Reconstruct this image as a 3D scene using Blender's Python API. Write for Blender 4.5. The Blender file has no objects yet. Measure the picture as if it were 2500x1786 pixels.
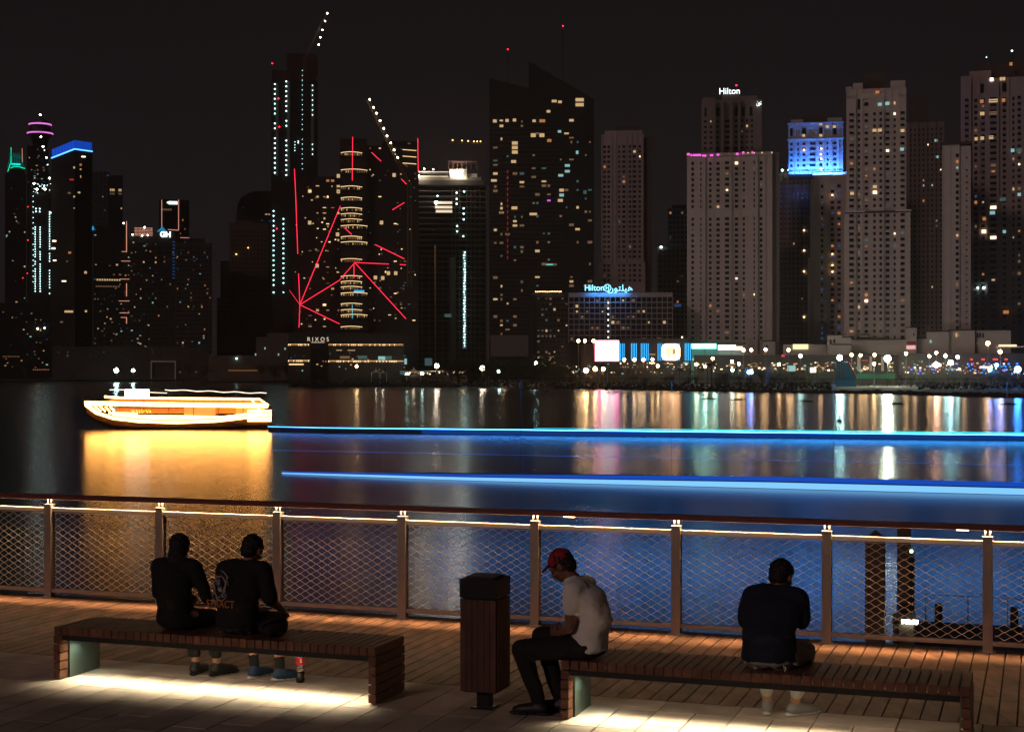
import bpy, bmesh, math, random
from mathutils import Vector, Matrix, noise
C = bpy.context.scene
COL = C.collection
R = math.radians
F, HY, CAMZ = 3700.0, 900.0, 2.65          # focal length in photo pixels, horizon row, eye height above the paving
WATER, LAND = -5.35, -4.2
TH = R(19.2); CT, ST = math.cos(TH), math.sin(TH)   # the promenade runs at this angle to the view
# ---------------------------------------------------------------- camera, world, sun
cd = bpy.data.cameras.new('camera'); cam = bpy.data.objects.new('camera', cd); COL.objects.link(cam)
cam.location = (0, 0, CAMZ); cam.rotation_euler = (R(90), 0, 0)
cd.sensor_width = 36; cd.lens = F/2500*36; cd.shift_y = (HY-893)/2500
cd.clip_start = 0.1; cd.clip_end = 9000
C.camera = cam
w = bpy.data.worlds.new('World'); C.world = w; w.use_nodes = True
nt = w.node_tree; bg = nt.nodes['Background']
tc = nt.nodes.new('ShaderNodeTexCoord'); sx = nt.nodes.new('ShaderNodeSeparateXYZ')
rp = nt.nodes.new('ShaderNodeValToRGB')
nt.links.new(tc.outputs['Generated'], sx.inputs[0]); nt.links.new(sx.outputs['Z'], rp.inputs[0])
e = rp.color_ramp.elements
e[0].position = 0.0; e[0].color = (.0168, .0124, .0132, 1)
e[1].position = .30; e[1].color = (.0082, .0067, .0074, 1)
m_ = e.new(.11); m_.color = (.0142, .0110, .0120, 1)
nt.links.new(rp.outputs[0], bg.inputs[0]); bg.inputs[1].default_value = .68
sd = bpy.data.lights.new('sun', 'SUN'); sun = bpy.data.objects.new('sun', sd); COL.objects.link(sun)
sd.energy = .31; sd.angle = R(5); sd.color = (1, .69, .62)
sun.rotation_euler = Vector((.58, .76, -.36)).to_track_quat('-Z', 'Y').to_euler()
vs = C.view_settings; vs.view_transform = 'Standard'; vs.look = 'None'; vs.exposure = 0; vs.gamma = 1
try:
    C.cycles.use_denoising = True; C.cycles.use_light_tree = True
    C.cycles.adaptive_threshold = .01; C.cycles.sample_clamp_indirect = 8
    C.cycles.max_bounces = 6; C.cycles.transparent_max_bounces = 8
    C.cycles.caustics_reflective = False; C.cycles.caustics_refractive = False
except Exception: pass
# ---------------------------------------------------------------- materials
MATS = {}
def mat(name, col=(.5,.5,.5), rough=.6, metal=0, emit=None, es=0, var=0, vscale=3, bump=0, island=0, ior=None, stretch=None, spec=None):
    if name in MATS: return MATS[name]
    m = bpy.data.materials.new(name); m.use_nodes = True; n = m.node_tree.nodes; l = m.node_tree.links
    b = n['Principled BSDF']; b.inputs['Base Color'].default_value = (*col, 1)
    b.inputs['Roughness'].default_value = rough; b.inputs['Metallic'].default_value = metal
    if ior: b.inputs['IOR'].default_value = ior
    if spec is not None: b.inputs['Specular IOR Level'].default_value = spec
    if emit:
        b.inputs['Emission Color'].default_value = (*emit, 1); b.inputs['Emission Strength'].default_value = es
    if var or bump:
        t = n.new('ShaderNodeTexCoord'); mp = n.new('ShaderNodeMapping'); nz = n.new('ShaderNodeTexNoise')
        l.new(t.outputs['Object'], mp.inputs[0]); l.new(mp.outputs[0], nz.inputs['Vector'])
        if stretch: mp.inputs['Scale'].default_value = stretch
        nz.inputs['Scale'].default_value = vscale; nz.inputs['Detail'].default_value = 5
        if var:
            hs = n.new('ShaderNodeHueSaturation'); hs.inputs['Color'].default_value = (*col, 1)
            mr = n.new('ShaderNodeMapRange'); mr.inputs[1].default_value = .25; mr.inputs[2].default_value = .75
            mr.inputs[3].default_value = 1-var; mr.inputs[4].default_value = 1+var
            l.new(nz.outputs[0], mr.inputs[0]); last = mr.outputs[0]
            if island:
                g = n.new('ShaderNodeNewGeometry'); m2 = n.new('ShaderNodeMapRange')
                m2.inputs[3].default_value = 1-island; m2.inputs[4].default_value = 1+island
                l.new(g.outputs['Random Per Island'], m2.inputs[0])
                mu = n.new('ShaderNodeMath'); mu.operation = 'MULTIPLY'
                l.new(last, mu.inputs[0]); l.new(m2.outputs[0], mu.inputs[1]); last = mu.outputs[0]
            l.new(last, hs.inputs['Value']); l.new(hs.outputs[0], b.inputs['Base Color'])
        if bump:
            bp = n.new('ShaderNodeBump'); bp.inputs['Strength'].default_value = bump; bp.inputs['Distance'].default_value = .02
            l.new(nz.outputs[0], bp.inputs['Height']); l.new(bp.outputs[0], b.inputs['Normal'])
    MATS[name] = m; return m
def glow(name, col, s): return mat(name, tuple(min(1, c*.2) for c in col), .5, emit=col, es=s)
GLASS = mat('dark_glass', (.012,.013,.016), .15, spec=.4)
WARM = glow('warm_lit_window', (1,.66,.32), .62); WARMD = glow('dim_warm_window', (1,.60,.32), .13)
ORNG = glow('orange_lit_window', (1,.38,.12), .45); COOL = glow('cool_lit_window', (.50,.95,.95), .5)
COOLD = glow('dim_cool_window', (.40,.8,.85), .09); BLUEW = glow('blue_light_and_reflection', (.04,.20,.62), .22)  # blue emission also stands in for sign light mirrored in dark tower glass
HOT = glow('bright_window', (1,.72,.42), 3.2)
REDL = glow('red_led', (1,.02,.06), 2.2); REDLAMP = glow('red_lamp', (1,.01,.03), 9)
CYANDOT = glow('cool_work_lamp', (.62,1,.95), 7); WHITEDOT = glow('white_work_lamp', (1,.93,.78), 22)
GOLDL = glow('gold_led', (1,.66,.30), 1.7); PEACHL = glow('peach_led', (1,.42,.28), .8)
# ---------------------------------------------------------------- mesh helper
class MB:
    def __init__(s): s.v = []; s.f = []; s.mi = []; s.mats = []; s.sm = []
    def m(s, ma):
        if ma not in s.mats: s.mats.append(ma)
        return s.mats.index(ma)
    def add(s, vs, fs, ma, smooth=False):
        o = len(s.v); s.v += [tuple(p) for p in vs]; i = s.m(ma)
        for f in fs: s.f.append(tuple(o+k for k in f)); s.mi.append(i); s.sm.append(smooth)
    def box(s, c, d, ma, rot=None):
        x, y, z = d[0]/2, d[1]/2, d[2]/2
        vs = [Vector((a*x, b*y, g*z)) for a in (-1,1) for b in (-1,1) for g in (-1,1)]
        if rot is not None: vs = [rot @ q for q in vs]
        c = Vector(c); s.add([q+c for q in vs], [(0,1,3,2),(4,6,7,5),(0,4,5,1),(2,3,7,6),(0,2,6,4),(1,5,7,3)], ma)
    def span(s, x0, x1, y0, y1, z0, z1, ma): s.box(((x0+x1)/2,(y0+y1)/2,(z0+z1)/2), (abs(x1-x0),abs(y1-y0),abs(z1-z0)), ma)
    def tube(s, pts, rad, ma, n=8, cap=True, closed=False):
        pts = [Vector(p) for p in pts]; N = len(pts)
        if not hasattr(rad, '__len__'): rad = [rad]*N
        rings = []; up = Vector((0,0,1))
        for i, p in enumerate(pts):
            t = (pts[min(i+1,N-1)]-pts[max(i-1,0)])
            if t.length < 1e-9: t = Vector((0,0,1))
            t.normalize(); a = t.cross(up)
            if a.length < .05: a = t.cross(Vector((1,0,0)))
            a.normalize(); b = a.cross(t)
            rings.append([p + (a*math.cos(k*math.tau/n)+b*math.sin(k*math.tau/n))*rad[i] for k in range(n)])
        fs = []
        for i in range(N-1):
            for k in range(n): fs.append((i*n+k, i*n+(k+1)%n, (i+1)*n+(k+1)%n, (i+1)*n+k))
        if cap: fs.append(tuple(range(n))[::-1]); fs.append(tuple((N-1)*n+k for k in range(n)))
        s.add([q for r in rings for q in r], fs, ma, n > 5)
    def lathe(s, prof, c, ma, n=20):
        vs = []; fs = []; c = Vector(c)
        for r, z in prof:
            for k in range(n): vs.append(c+Vector((r*math.cos(k*math.tau/n), r*math.sin(k*math.tau/n), z)))
        for i in range(len(prof)-1):
            for k in range(n): fs.append((i*n+k, i*n+(k+1)%n, (i+1)*n+(k+1)%n, (i+1)*n+k))
        fs.append(tuple(range(n))[::-1]); fs.append(tuple((len(prof)-1)*n+k for k in range(n)))
        s.add(vs, fs, ma, True)
    def ball(s, c, r, ma, n=8, sq=(1,1,1)):
        prof = [(max(1e-4, r*math.sin(math.pi*i/n)), -r*math.cos(math.pi*i/n)) for i in range(n+1)]
        o = len(s.v); s.lathe(prof, (0,0,0), ma, n+2); c = Vector(c)
        for i in range(o, len(s.v)): q = s.v[i]; s.v[i] = (q[0]*sq[0]+c.x, q[1]*sq[1]+c.y, q[2]*sq[2]+c.z)
    def prism(s, poly, z0, z1, ma):
        n = len(poly)
        t0 = z0 if hasattr(z0, '__len__') else [z0]*n; t1 = z1 if hasattr(z1, '__len__') else [z1]*n
        vs = [(p[0],p[1],t0[i]) for i,p in enumerate(poly)]+[(p[0],p[1],t1[i]) for i,p in enumerate(poly)]
        s.add(vs, [tuple(range(n))[::-1], tuple(range(n,2*n))]+[(i,(i+1)%n,n+(i+1)%n,n+i) for i in range(n)], ma)
    def build(s, name, parent=None, keep=False):
        if not s.v: return None
        vs = [Vector(q) for q in s.v]
        c = Vector((0,0,0))
        if not keep:
            c = Vector([(min(q[i] for q in vs)+max(q[i] for q in vs))/2 for i in range(3)])
            if parent is None: c.z = min(q.z for q in vs)
        me = bpy.data.meshes.new(name); me.from_pydata([q-c for q in vs], [], s.f)
        for ma in s.mats: me.materials.append(ma)
        me.polygons.foreach_set('material_index', s.mi); me.polygons.foreach_set('use_smooth', s.sm); me.update()
        o = bpy.data.objects.new(name, me); COL.objects.link(o); o.location = c
        if parent is not None:
            o.parent = parent
            if parent.type != 'EMPTY': o.matrix_parent_inverse = Matrix.Translation(-parent.location)
        return o
def tag(o, label=None, cat=None, group=None, kind=None):
    if label: o['label'] = label
    if cat: o['category'] = cat
    if group: o['group'] = group
    if kind: o['kind'] = kind
    return o
def empty(name, loc, rz=0):
    o = bpy.data.objects.new(name, None); COL.objects.link(o); o.location = loc; o.rotation_euler = (0,0,rz); o.empty_display_size = .2
    return o
def kids(o): return list(o.children)
def copy_tree(o, parent=None):
    c = o.copy(); COL.objects.link(c)
    if parent is not None: c.parent = parent
    for ch in kids(o): copy_tree(ch, c)
    return c
def lamp(name, typ, loc, energy, col, parent=None, direction=None, size=None, size_y=None, spread=None, rad=None, rot=None, spot=None):
    d = bpy.data.lights.new(name, typ); d.energy = energy; d.color = col
    if typ == 'AREA':
        d.shape = 'RECTANGLE'; d.size = size; d.size_y = size_y or size
        if spread: d.spread = spread
    elif rad: d.shadow_soft_size = rad
    if spot: d.spot_size = spot; d.spot_blend = .6
    o = bpy.data.objects.new(name, d); COL.objects.link(o); o.location = loc
    if direction is not None: o.rotation_euler = Vector(direction).to_track_quat('-Z', 'Y').to_euler()
    if rot is not None: o.rotation_euler = rot
    if parent is not None: o.parent = parent
    return o
def text(name, body, loc, size, ma, parent=None, rot=(R(90),0,0), extrude=.02, offset=0, align='CENTER', sx=1):
    d = bpy.data.curves.new(name, 'FONT'); d.body = body; d.size = size; d.extrude = extrude; d.offset = offset
    d.align_x = align; d.align_y = 'CENTER'; d.materials.append(ma)
    o = bpy.data.objects.new(name, d); COL.objects.link(o); o.location = loc; o.rotation_euler = rot; o.scale = (sx,1,1)
    if parent is not None: o.parent = parent
    bpy.context.view_layer.update()
    me = bpy.data.meshes.new_from_object(o.evaluated_get(bpy.context.evaluated_depsgraph_get())); me.name = name
    if not me.materials: me.materials.append(ma)
    k = bpy.data.objects.new(name, me); COL.objects.link(k); k.location = loc; k.rotation_euler = rot; k.scale = (sx,1,1)
    if parent is not None: k.parent = parent
    bpy.data.objects.remove(o); return k
def at(x, y, D): return Vector(((x-1250)/F*D, D, CAMZ-(y-HY)/F*D))
def W(u, v, z=0): return Vector((u*CT+v*ST, -u*ST+v*CT, z))
RUV = Matrix.Rotation(-TH, 3, 'Z')
def u_at(x, v):
    k = (x-1250)/F; Y = v/(k*ST+CT); return k*Y*CT-Y*ST
class UV(MB):
    "boxes laid out along the promenade: u to the right, v towards the water"
    def b(s, u0, u1, v0, v1, z0, z1, ma): s.box(W((u0+u1)/2,(v0+v1)/2,(z0+z1)/2), (abs(u1-u0),abs(v1-v0),abs(z1-z0)), ma, RUV)
rnd = random.Random(7)
# ================================================================ THE SETTING
# water
wm = bpy.data.materials.new('sea_water'); wm.use_nodes = True; n = wm.node_tree.nodes; l = wm.node_tree.links; b = n['Principled BSDF']
b.inputs['Base Color'].default_value = (.006,.012,.022,1); b.inputs['Roughness'].default_value = .20; b.inputs['IOR'].default_value = 1.33
t = n.new('ShaderNodeTexCoord'); mp = n.new('ShaderNodeMapping'); mp.inputs['Rotation'].default_value = (0,0,TH); mp.inputs['Scale'].default_value = (.35,1,1)
l.new(t.outputs['Object'], mp.inputs[0])
n1 = n.new('ShaderNodeTexNoise'); n1.inputs['Scale'].default_value = 1.6; n1.inputs['Detail'].default_value = 4
n2 = n.new('ShaderNodeTexNoise'); n2.inputs['Scale'].default_value = .16; n2.inputs['Detail'].default_value = 3
l.new(mp.outputs[0], n1.inputs['Vector']); l.new(mp.outputs[0], n2.inputs['Vector'])
ad = n.new('ShaderNodeMath'); ad.operation = 'MULTIPLY_ADD'; ad.inputs[1].default_value = 1.2
l.new(n2.outputs[0], ad.inputs[0]); l.new(n1.outputs[0], ad.inputs[2])
bp = n.new('ShaderNodeBump'); bp.inputs['Strength'].default_value = .15; bp.inputs['Distance'].default_value = .03
l.new(ad.outputs[0], bp.inputs['Height']); l.new(bp.outputs[0], b.inputs['Normal'])
q = MB(); q.add([(-2500,-60,WATER),(2500,-60,WATER),(2500,4000,WATER),(-2500,4000,WATER)], [(0,1,2,3)], wm)
tag(q.build('water', keep=True), kind='structure')
# far land: shoreline given by photo column and row
SHORE = [(-400,925),(0,927),(350,929),(620,931),(900,935),(1150,941),(1300,950),(1420,948),(1560,952),(1750,956),(1950,959),(2150,961),(2350,967),(2500,970),(2800,974)]
sand = mat('dark_sand', (.075,.062,.05), .95, var=.35, vscale=.05)
q = MB(); pts = []
for x, y in SHORE:
    D = (CAMZ-WATER)*F/(y-HY); pts.append(((x-1250)/F*D, D))
n_ = len(pts)
vs = [(p[0],p[1],WATER-.5) for p in pts]+[(p[0]*1.01,p[1]*1.01+3,LAND-.3) for p in pts]+[(p[0]*1.08,p[1]*1.08+6,LAND) for p in pts]+[(p[0]*4,4500,LAND) for p in pts]
fs = [(r*n_+i, r*n_+i+1, (r+1)*n_+i+1, (r+1)*n_+i) for r in range(3) for i in range(n_-1)]
q.add(vs, fs, sand); tag(q.build('beach', keep=True), kind='structure')
# promenade: stone paving and timber deck
VB, VF, VE = 11.84, 14.86, 15.12
stone = mat('paving_stone', (.50,.41,.34), .8, var=.26, vscale=3.5, bump=.35, island=.18)
q = UV(); u = -22.0
while u < 9:
    off = rnd.choice((0,.2,.4)); v = 5.0-off
    while v < VB-.36:
        v2 = min(v+.6, VB-.36); q.b(u+.005, u+.295, max(v,5)+.005, v2-.005, -.06, rnd.uniform(-.0015,.0015), stone); v = v2
    u += .3
u = -22.0
while u < 9: q.b(u+.005, u+.595, VB-.355, VB-.008, -.06, 0, stone); u += .6
base = mat('joint_sand', (.008,.007,.006), .95)
q.b(-22,9,5,VB,-.5,-.045,base)
tag(q.build('paving'), kind='structure')
plank = mat('deck_timber', (.175,.093,.056), .55, var=.62, vscale=2.6, bump=.5, island=.34, stretch=(3,1,3))
ud = mat('under_deck', (.03,.025,.02), .9)
q = UV(); u = -22.0
while u < 9:
    cuts = sorted(set([VB] + [VB+rnd.uniform(.5,2.6)] + [VF+.16]))
    for a, c in zip(cuts, cuts[1:]): q.b(u+.006, u+.134, a+.002, c-.002, -.03, rnd.uniform(-.001,.001), plank)
    u += .14
q.b(-22,9,VB,VE+.02,-.45,-.032,ud)
tag(q.build('deck'), kind='structure')
conc = mat('quay_concrete', (.16,.15,.14), .9, var=.2, vscale=1)
q = UV(); q.b(-24,11,8,VE,-6.2,-.46,conc); tag(q.build('quay_wall'), 'concrete quay wall under the timber deck', 'quay wall')
# ================================================================ RAILING
steel = mat('brushed_steel', (.34,.29,.25), .42, .35, var=.12, vscale=6)
wood_rail = mat('handrail_wood', (.16,.035,.022), .4, var=.3, vscale=4)
wire = mat('steel_wire', (.92,.74,.54), .45, .1)
strip = glow('warm_led_strip', (1,.62,.30), 14)
U0 = u_at(120, VF); PIT = 1.487
rail = empty('railing', W(U0+5*PIT, VF)); tag(rail, 'steel railing with woven wire mesh and lit wooden handrail along the water', 'railing')
def rb(mb, name): o = mb.build(name); o.parent = rail; o.matrix_parent_inverse = Matrix.Translation(-rail.location); return o
us = [U0+PIT*k for k in range(-2, 11)]
for pu in us:
    q = UV(); q.b(pu-.045, pu+.045, VF-.035, VF+.055, -.02, 1.075, steel)
    q.b(pu-.048, pu+.048, VF-.038, VF+.058, 1.0752, 1.083, steel)
    q.b(pu-.075, pu+.075, VF-.06, VF+.08, .001, .010, steel)
    for du in (-.022, .022): q.tube([W(pu+du, VF+.01, 1.083), W(pu+du, VF+.01, 1.142)], .009, steel, 8)
    rb(q, 'post')
q = UV(); q.b(us[0]-.1, us[-1]+.1, VF-.055, VF+.075, 1.142, 1.183, wood_rail)
q.b(us[0]-.1, us[-1]+.1, VF-.045, VF+.065, 1.184, 1.192, wood_rail); rb(q, 'handrail')
q = UV(); q.b(us[0], us[-1], VF-.006, VF+.026, 1.1365, 1.1415, steel); rb(q, 'light_channel')
for px in (2350, 1390):
    pu = u_at(px, VF-.03); q = UV(); q.b(pu-.055, pu+.055, VF-.052, VF-.012, 1.135, 1.1412, strip); rb(q, 'lamp_lens')
def wires(q, a0, a1, z0, z1, seed):
    h, a, amp = .0375, .066, 1
    nrow = int((z1-z0)/h); r_ = random.Random(seed); ph = r_.uniform(0, a)
    for s_ in (1, -1):
        k0 = -nrow-2; k1 = int((a1-a0)/a/2)+nrow+2
        for k in range(k0, k1):
            pts_ = []
            ustart = a0+ph+2*a*k if s_ == 1 else a0+ph+2*a*k
            for j in range(nrow*4+1):
                f = j/4; i = int(f); g = f-i; sm = g*g*(3-2*g)*.62+g*.38
                uu = ustart+s_*a*f; zz = z1-h*(i+sm)
                if a0 <= uu <= a1: 
                    sag = .006*math.sin(uu*2.1+zz*3+seed)
                    pts_.append(W(uu, VF+.010+.003*s_*math.cos(f*math.pi), zz+sag))
                elif pts_: break
            if len(pts_) > 2: q.tube(pts_, .0034, wire, 3, cap=False)
for k in range(len(us)-1):
    a0, a1 = us[k]+.047, us[k+1]-.047
    q = UV(); q.b(a0, a1, VF-.02, VF+.04, .998, 1.040, steel); rb(q, 'top_tube')
    q = UV(); q.b(a0, a1, VF-.02, VF+.04, .062, .102, steel); rb(q, 'bottom_tube')
    q = UV(); wires(q, a0+.004, a1-.004, .104, .975, k)
    q.tube([W(a0,VF+.01,.982), W(a1,VF+.01,.982)], .0025, wire, 4); rb(q, 'wire_mesh')
L = lamp('handrail_light', 'AREA', W((us[0]+us[-1])/2, VF-.030, 1.140), 84, (1,.60,.31), size=us[-1]-us[0], size_y=.03)
L.rotation_euler = (0, 0, -TH); L.parent = rail; L.matrix_parent_inverse = Matrix.Translation(-rail.location)
L = lamp('handrail_downlight', 'AREA', W((us[0]+us[-1])/2, VF-.004, 1.136), 220, (1,.56,.25), size=us[-1]-us[0], size_y=.02, spread=R(60))
L.rotation_euler = (0, 0, -TH); L.parent = rail; L.matrix_parent_inverse = Matrix.Translation(-rail.location)
# ================================================================ BENCHES
slat = mat('bench_timber', (.14,.055,.030), .5, var=.3, vscale=5, bump=.2, island=.22, stretch=(4,1,4))
frame_m = mat('bench_frame_steel', (.03,.03,.03), .5, .6)
plate_m = mat('grey_green_plate', (.085,.115,.10), .45, .3, var=.08, vscale=8)
lensm = glow('under_seat_led', (1,.93,.66), 12)
def bench(u0, u1, label):
    root = empty('bench', W((u0+u1)/2, 11.19)); tag(root, label, 'bench', 'slatted promenade benches')
    v0, v1 = 10.94, 11.52
    def pb(q, name):
        o = q.build(name); o.parent = root; o.matrix_parent_inverse = Matrix.Translation(-root.location); return o
    q = UV(); u = u0
    nsl = round((u1-u0)/.0715); p = (u1-u0)/nsl
    for i in range(nsl): q.b(u0+i*p+.0065, u0+(i+1)*p-.0065, v0, v1, .383, .45, slat)
    pb(q, 'seat')
    q = UV(); q.b(u0+.07,u1-.07,v0+.025,v0+.065,.335,.382,frame_m); q.b(u0+.07,u1-.07,v1-.065,v1-.025,.300,.382,frame_m); pb(q, 'seat_frame')
    for sgn, ue in ((1,u0),(-1,u1)):
        q = UV()
        for k in range(5): q.b(ue, ue+sgn*.062, v0, v1, .012+k*.0745, .012+k*.0745+.063, slat)
        q.b(ue+sgn*.012, ue+sgn*.05, v0+.03, v1-.03, .001, .38, frame_m)
        pb(q, 'leg')
        q = UV(); q.b(ue+sgn*.0625, ue+sgn*.079, v0+.115, v1-.04, .002, .334, plate_m); pb(q, 'end_plate')
    q = UV(); q.b(u0+.12,u1-.12,v0+.075,v0+.10,.345,.36,lensm); pb(q, 'light_strip')
    L = lamp('bench_light', 'AREA', W((u0+u1)/2, v0+.15, .338), 19, (1,.85,.56), size=u1-u0-.25, size_y=.03, spread=R(105))
    L.rotation_euler = Matrix(((CT,ST,0),(-ST,CT,0),(0,0,1))).to_euler(); L.rotation_euler = (R(-16), 0, -TH); L.rotation_mode = 'XYZ'
    L.parent = root; L.matrix_parent_inverse = Matrix.Translation(-root.location)
    for s_, ue in ((1,u0+.14),):
        K = lamp('end_spot', 'SPOT', W(ue+.03, v0+.19, .33), 2.2, (.80,1,.82), spot=R(120), rad=.01, direction=(-.12,0,-1))
        K.parent = root; K.matrix_parent_inverse = Matrix.Translation(-root.location)
    return root
bench(-7.955, -4.95, 'slatted timber bench with the two people in black sitting on it')
bench(-3.42, -.453, 'slatted timber bench where the man in the red cap sits at the end')
# ================================================================ WASTE BIN
binw = mat('bin_timber', (.10,.038,.022), .55, var=.35, vscale=5, bump=.2, island=.2, stretch=(4,4,1))
binm = mat('bin_black_steel', (.012,.011,.011), .45, .3)
bu, bv = u_at(1184, 11.15), 11.15
bn = empty('waste_bin', W(bu, bv)); tag(bn, 'tall square waste bin of dark timber slats with a black top', 'waste bin')
def pb(q, name, par):
    o = q.build(name); o.parent = par; o.matrix_parent_inverse = Matrix.Translation(-par.location); return o
q = UV()
for k in range(6):
    a = -.148+k*.0495
    q.b(bu+a, bu+a+.046, bv-.155, bv-.135, .15, .86, binw); q.b(bu+a, bu+a+.046, bv+.135, bv+.155, .15, .86, binw)
    q.b(bu+.135, bu+.155, bv+a+.012, bv+a+.052, .15, .86, binw); q.b(bu-.155, bu-.135, bv+a+.012, bv+a+.052, .15, .86, binw)
pb(q, 'slat_cladding', bn)
q = UV(); q.b(bu-.132,bu+.132,bv-.132,bv+.132,.14,.88,binm); pb(q, 'liner', bn)
q = UV(); q.b(bu-.155,bu+.155,bv-.155,bv+.155,.875,.93,binm)
for a in (-1,1): q.b(bu+a*.155, bu+a*.115, bv-.155, bv+.155, .93, 1.0, binm); 
q.b(bu-.115,bu+.115,bv-.155,bv-.14,.93,1.0,binm); q.b(bu-.115,bu+.115,bv+.14,bv+.155,.93,1.0,binm)
q.b(bu-.155,bu+.155,bv-.155,bv+.155,1.0,1.02,binm); q.b(bu-.12,bu+.12,bv-.12,bv+.12,1.02,1.035,binm); pb(q, 'lid', bn)
q = UV(); q.b(bu-.05,bu+.05,bv-.05,bv+.05,0,.139,binm); q.b(bu-.09,bu+.09,bv-.09,bv+.09,0.001,.012,binm); pb(q, 'foot', bn)
# ================================================================ PEOPLE
def blob(bm, c, r, rot=None, sub=2):
    m_ = Matrix.Translation(Vector(c)) @ (rot.to_4x4() if rot is not None else Matrix.Identity(4)) @ Matrix.Diagonal((*r, 1))
    bmesh.ops.create_icosphere(bm, subdivisions=sub, radius=1, matrix=m_)
def limb(bm, pts, rad, sub=2):
    pts = [Vector(p) for p in pts]
    for p, r in zip(pts, rad): blob(bm, p, (r,r,r), sub=sub)
    for a, c, ra, rc in zip(pts, pts[1:], rad, rad[1:]):
        d = c-a
        if d.length < 1e-5: continue
        m_ = Matrix.Translation((a+c)/2) @ d.to_track_quat('Z','Y').to_matrix().to_4x4()
        bmesh.ops.create_cone(bm, cap_ends=True, segments=14, radius1=ra, radius2=rc, depth=d.length, matrix=m_)
def loft(bm, secs):
    "torso: ellipses (centre, half width, half depth, forward lean) filled in by closely spaced ellipsoids"
    for (c0,w0,d0),(c1,w1,d1) in zip(secs, secs[1:]):
        for k in range(6):
            t_ = k/5; c_ = Vector(c0).lerp(Vector(c1), t_)
            blob(bm, c_, (w0+(w1-w0)*t_, d0+(d1-d0)*t_, .055), sub=3)
def hand(bm, wrist, direction, side, curl=.5, s=1.0, thumb=1):
    "palm, four unequal bent fingers and a thumb; side = direction across the palm towards the thumb"
    d = Vector(direction).normalized(); sd_ = Vector(side); sd_ = (sd_-d*sd_.dot(d)).normalized(); nrm = d.cross(sd_)*thumb
    wv = Vector(wrist); rot = Matrix((sd_, d, nrm)).transposed()
    blob(bm, wv+d*.045*s, (.040*s,.052*s,.016*s), rot)
    for i, (off, ln) in enumerate(((.028,.072),(.010,.080),(-.009,.074),(-.027,.058))):
        p0 = wv+d*.08*s+sd_*off*s; a = curl*.5; p = [p0]; dd = d
        for seg in (.45,.32,.25):
            dd = (d*math.cos(a)-nrm*math.sin(a)).normalized(); p.append(p[-1]+dd*ln*seg*s); a += curl*.8
        limb(bm, p, [.0092*s,.0085*s,.0078*s,.0068*s], 1)
    t0 = wv+d*.025*s+sd_*.034*s
    t1 = t0+(d*.6+sd_*.75-nrm*.25*curl).normalized()*.034*s; t2 = t1+(d*.9+sd_*.2-nrm*.5*curl).normalized()*.030*s
    limb(bm, [wv+d*.01*s+sd_*.015*s, t0, t1, t2], [.014*s,.012*s,.0098*s,.008*s], 1)
def fin(bm, name, ma, parent, voxel=.01, smooth=4, disp=0, dsc=.12, seed=0):
    me = bpy.data.meshes.new(name); bm.to_mesh(me); bm.free(); me.materials.append(ma)
    o = bpy.data.objects.new(name, me); COL.objects.link(o); o.parent = parent
    r_ = o.modifiers.new('merge', 'REMESH'); r_.mode = 'VOXEL'; r_.voxel_size = voxel; r_.use_smooth_shade = True
    s_ = o.modifiers.new('soften', 'SMOOTH'); s_.iterations = smooth; s_.factor = .5
    if disp:
        tx = bpy.data.textures.new(name+'_folds', 'CLOUDS'); tx.noise_scale = dsc; tx.noise_depth = 2
        d_ = o.modifiers.new('folds', 'DISPLACE'); d_.texture = tx; d_.strength = disp; d_.mid_level = .5; d_.texture_coords = 'LOCAL'
    return o
skinm = mat('skin', (.36,.17,.105), .55, var=.1, vscale=20); skind = mat('skin_tanned', (.22,.10,.065), .55, var=.1, vscale=20)
hairm = mat('dark_hair', (.010,.007,.006), .5, var=.4, vscale=60, bump=.8)
def head(bm, c, rot):
    c = Vector(c)
    def P(x,y,z): return c+rot@Vector((x,y,z))
    blob(bm, P(0,-.012,.02), (.076,.096,.098), rot, 3); blob(bm, P(0,.022,-.045), (.058,.072,.070), rot, 3)
    blob(bm, P(0,.060,-.085), (.028,.026,.022), rot)                       # chin
    limb(bm, [P(0,.088,.006), P(0,.108,-.028)], [.009,.014]); blob(bm, P(0,.102,-.034), (.020,.013,.010), rot)   # nose
    limb(bm, [P(-.04,.082,.028), P(0,.092,.026), P(.04,.082,.028)], [.010,.010,.010])                             # brow
    for s_ in (-1,1):
        blob(bm, P(s_*.079,-.008,-.005), (.010,.022,.034), rot)           # ears
        blob(bm, P(s_*.030,.083,.006), (.013,.010,.008), rot)             # eyelids
        blob(bm, P(s_*.045,.06,-.03), (.022,.024,.02), rot)
    limb(bm, [P(-.022,.088,-.060), P(0,.094,-.058), P(.022,.088,-.060)], [.006,.008,.006])
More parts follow.
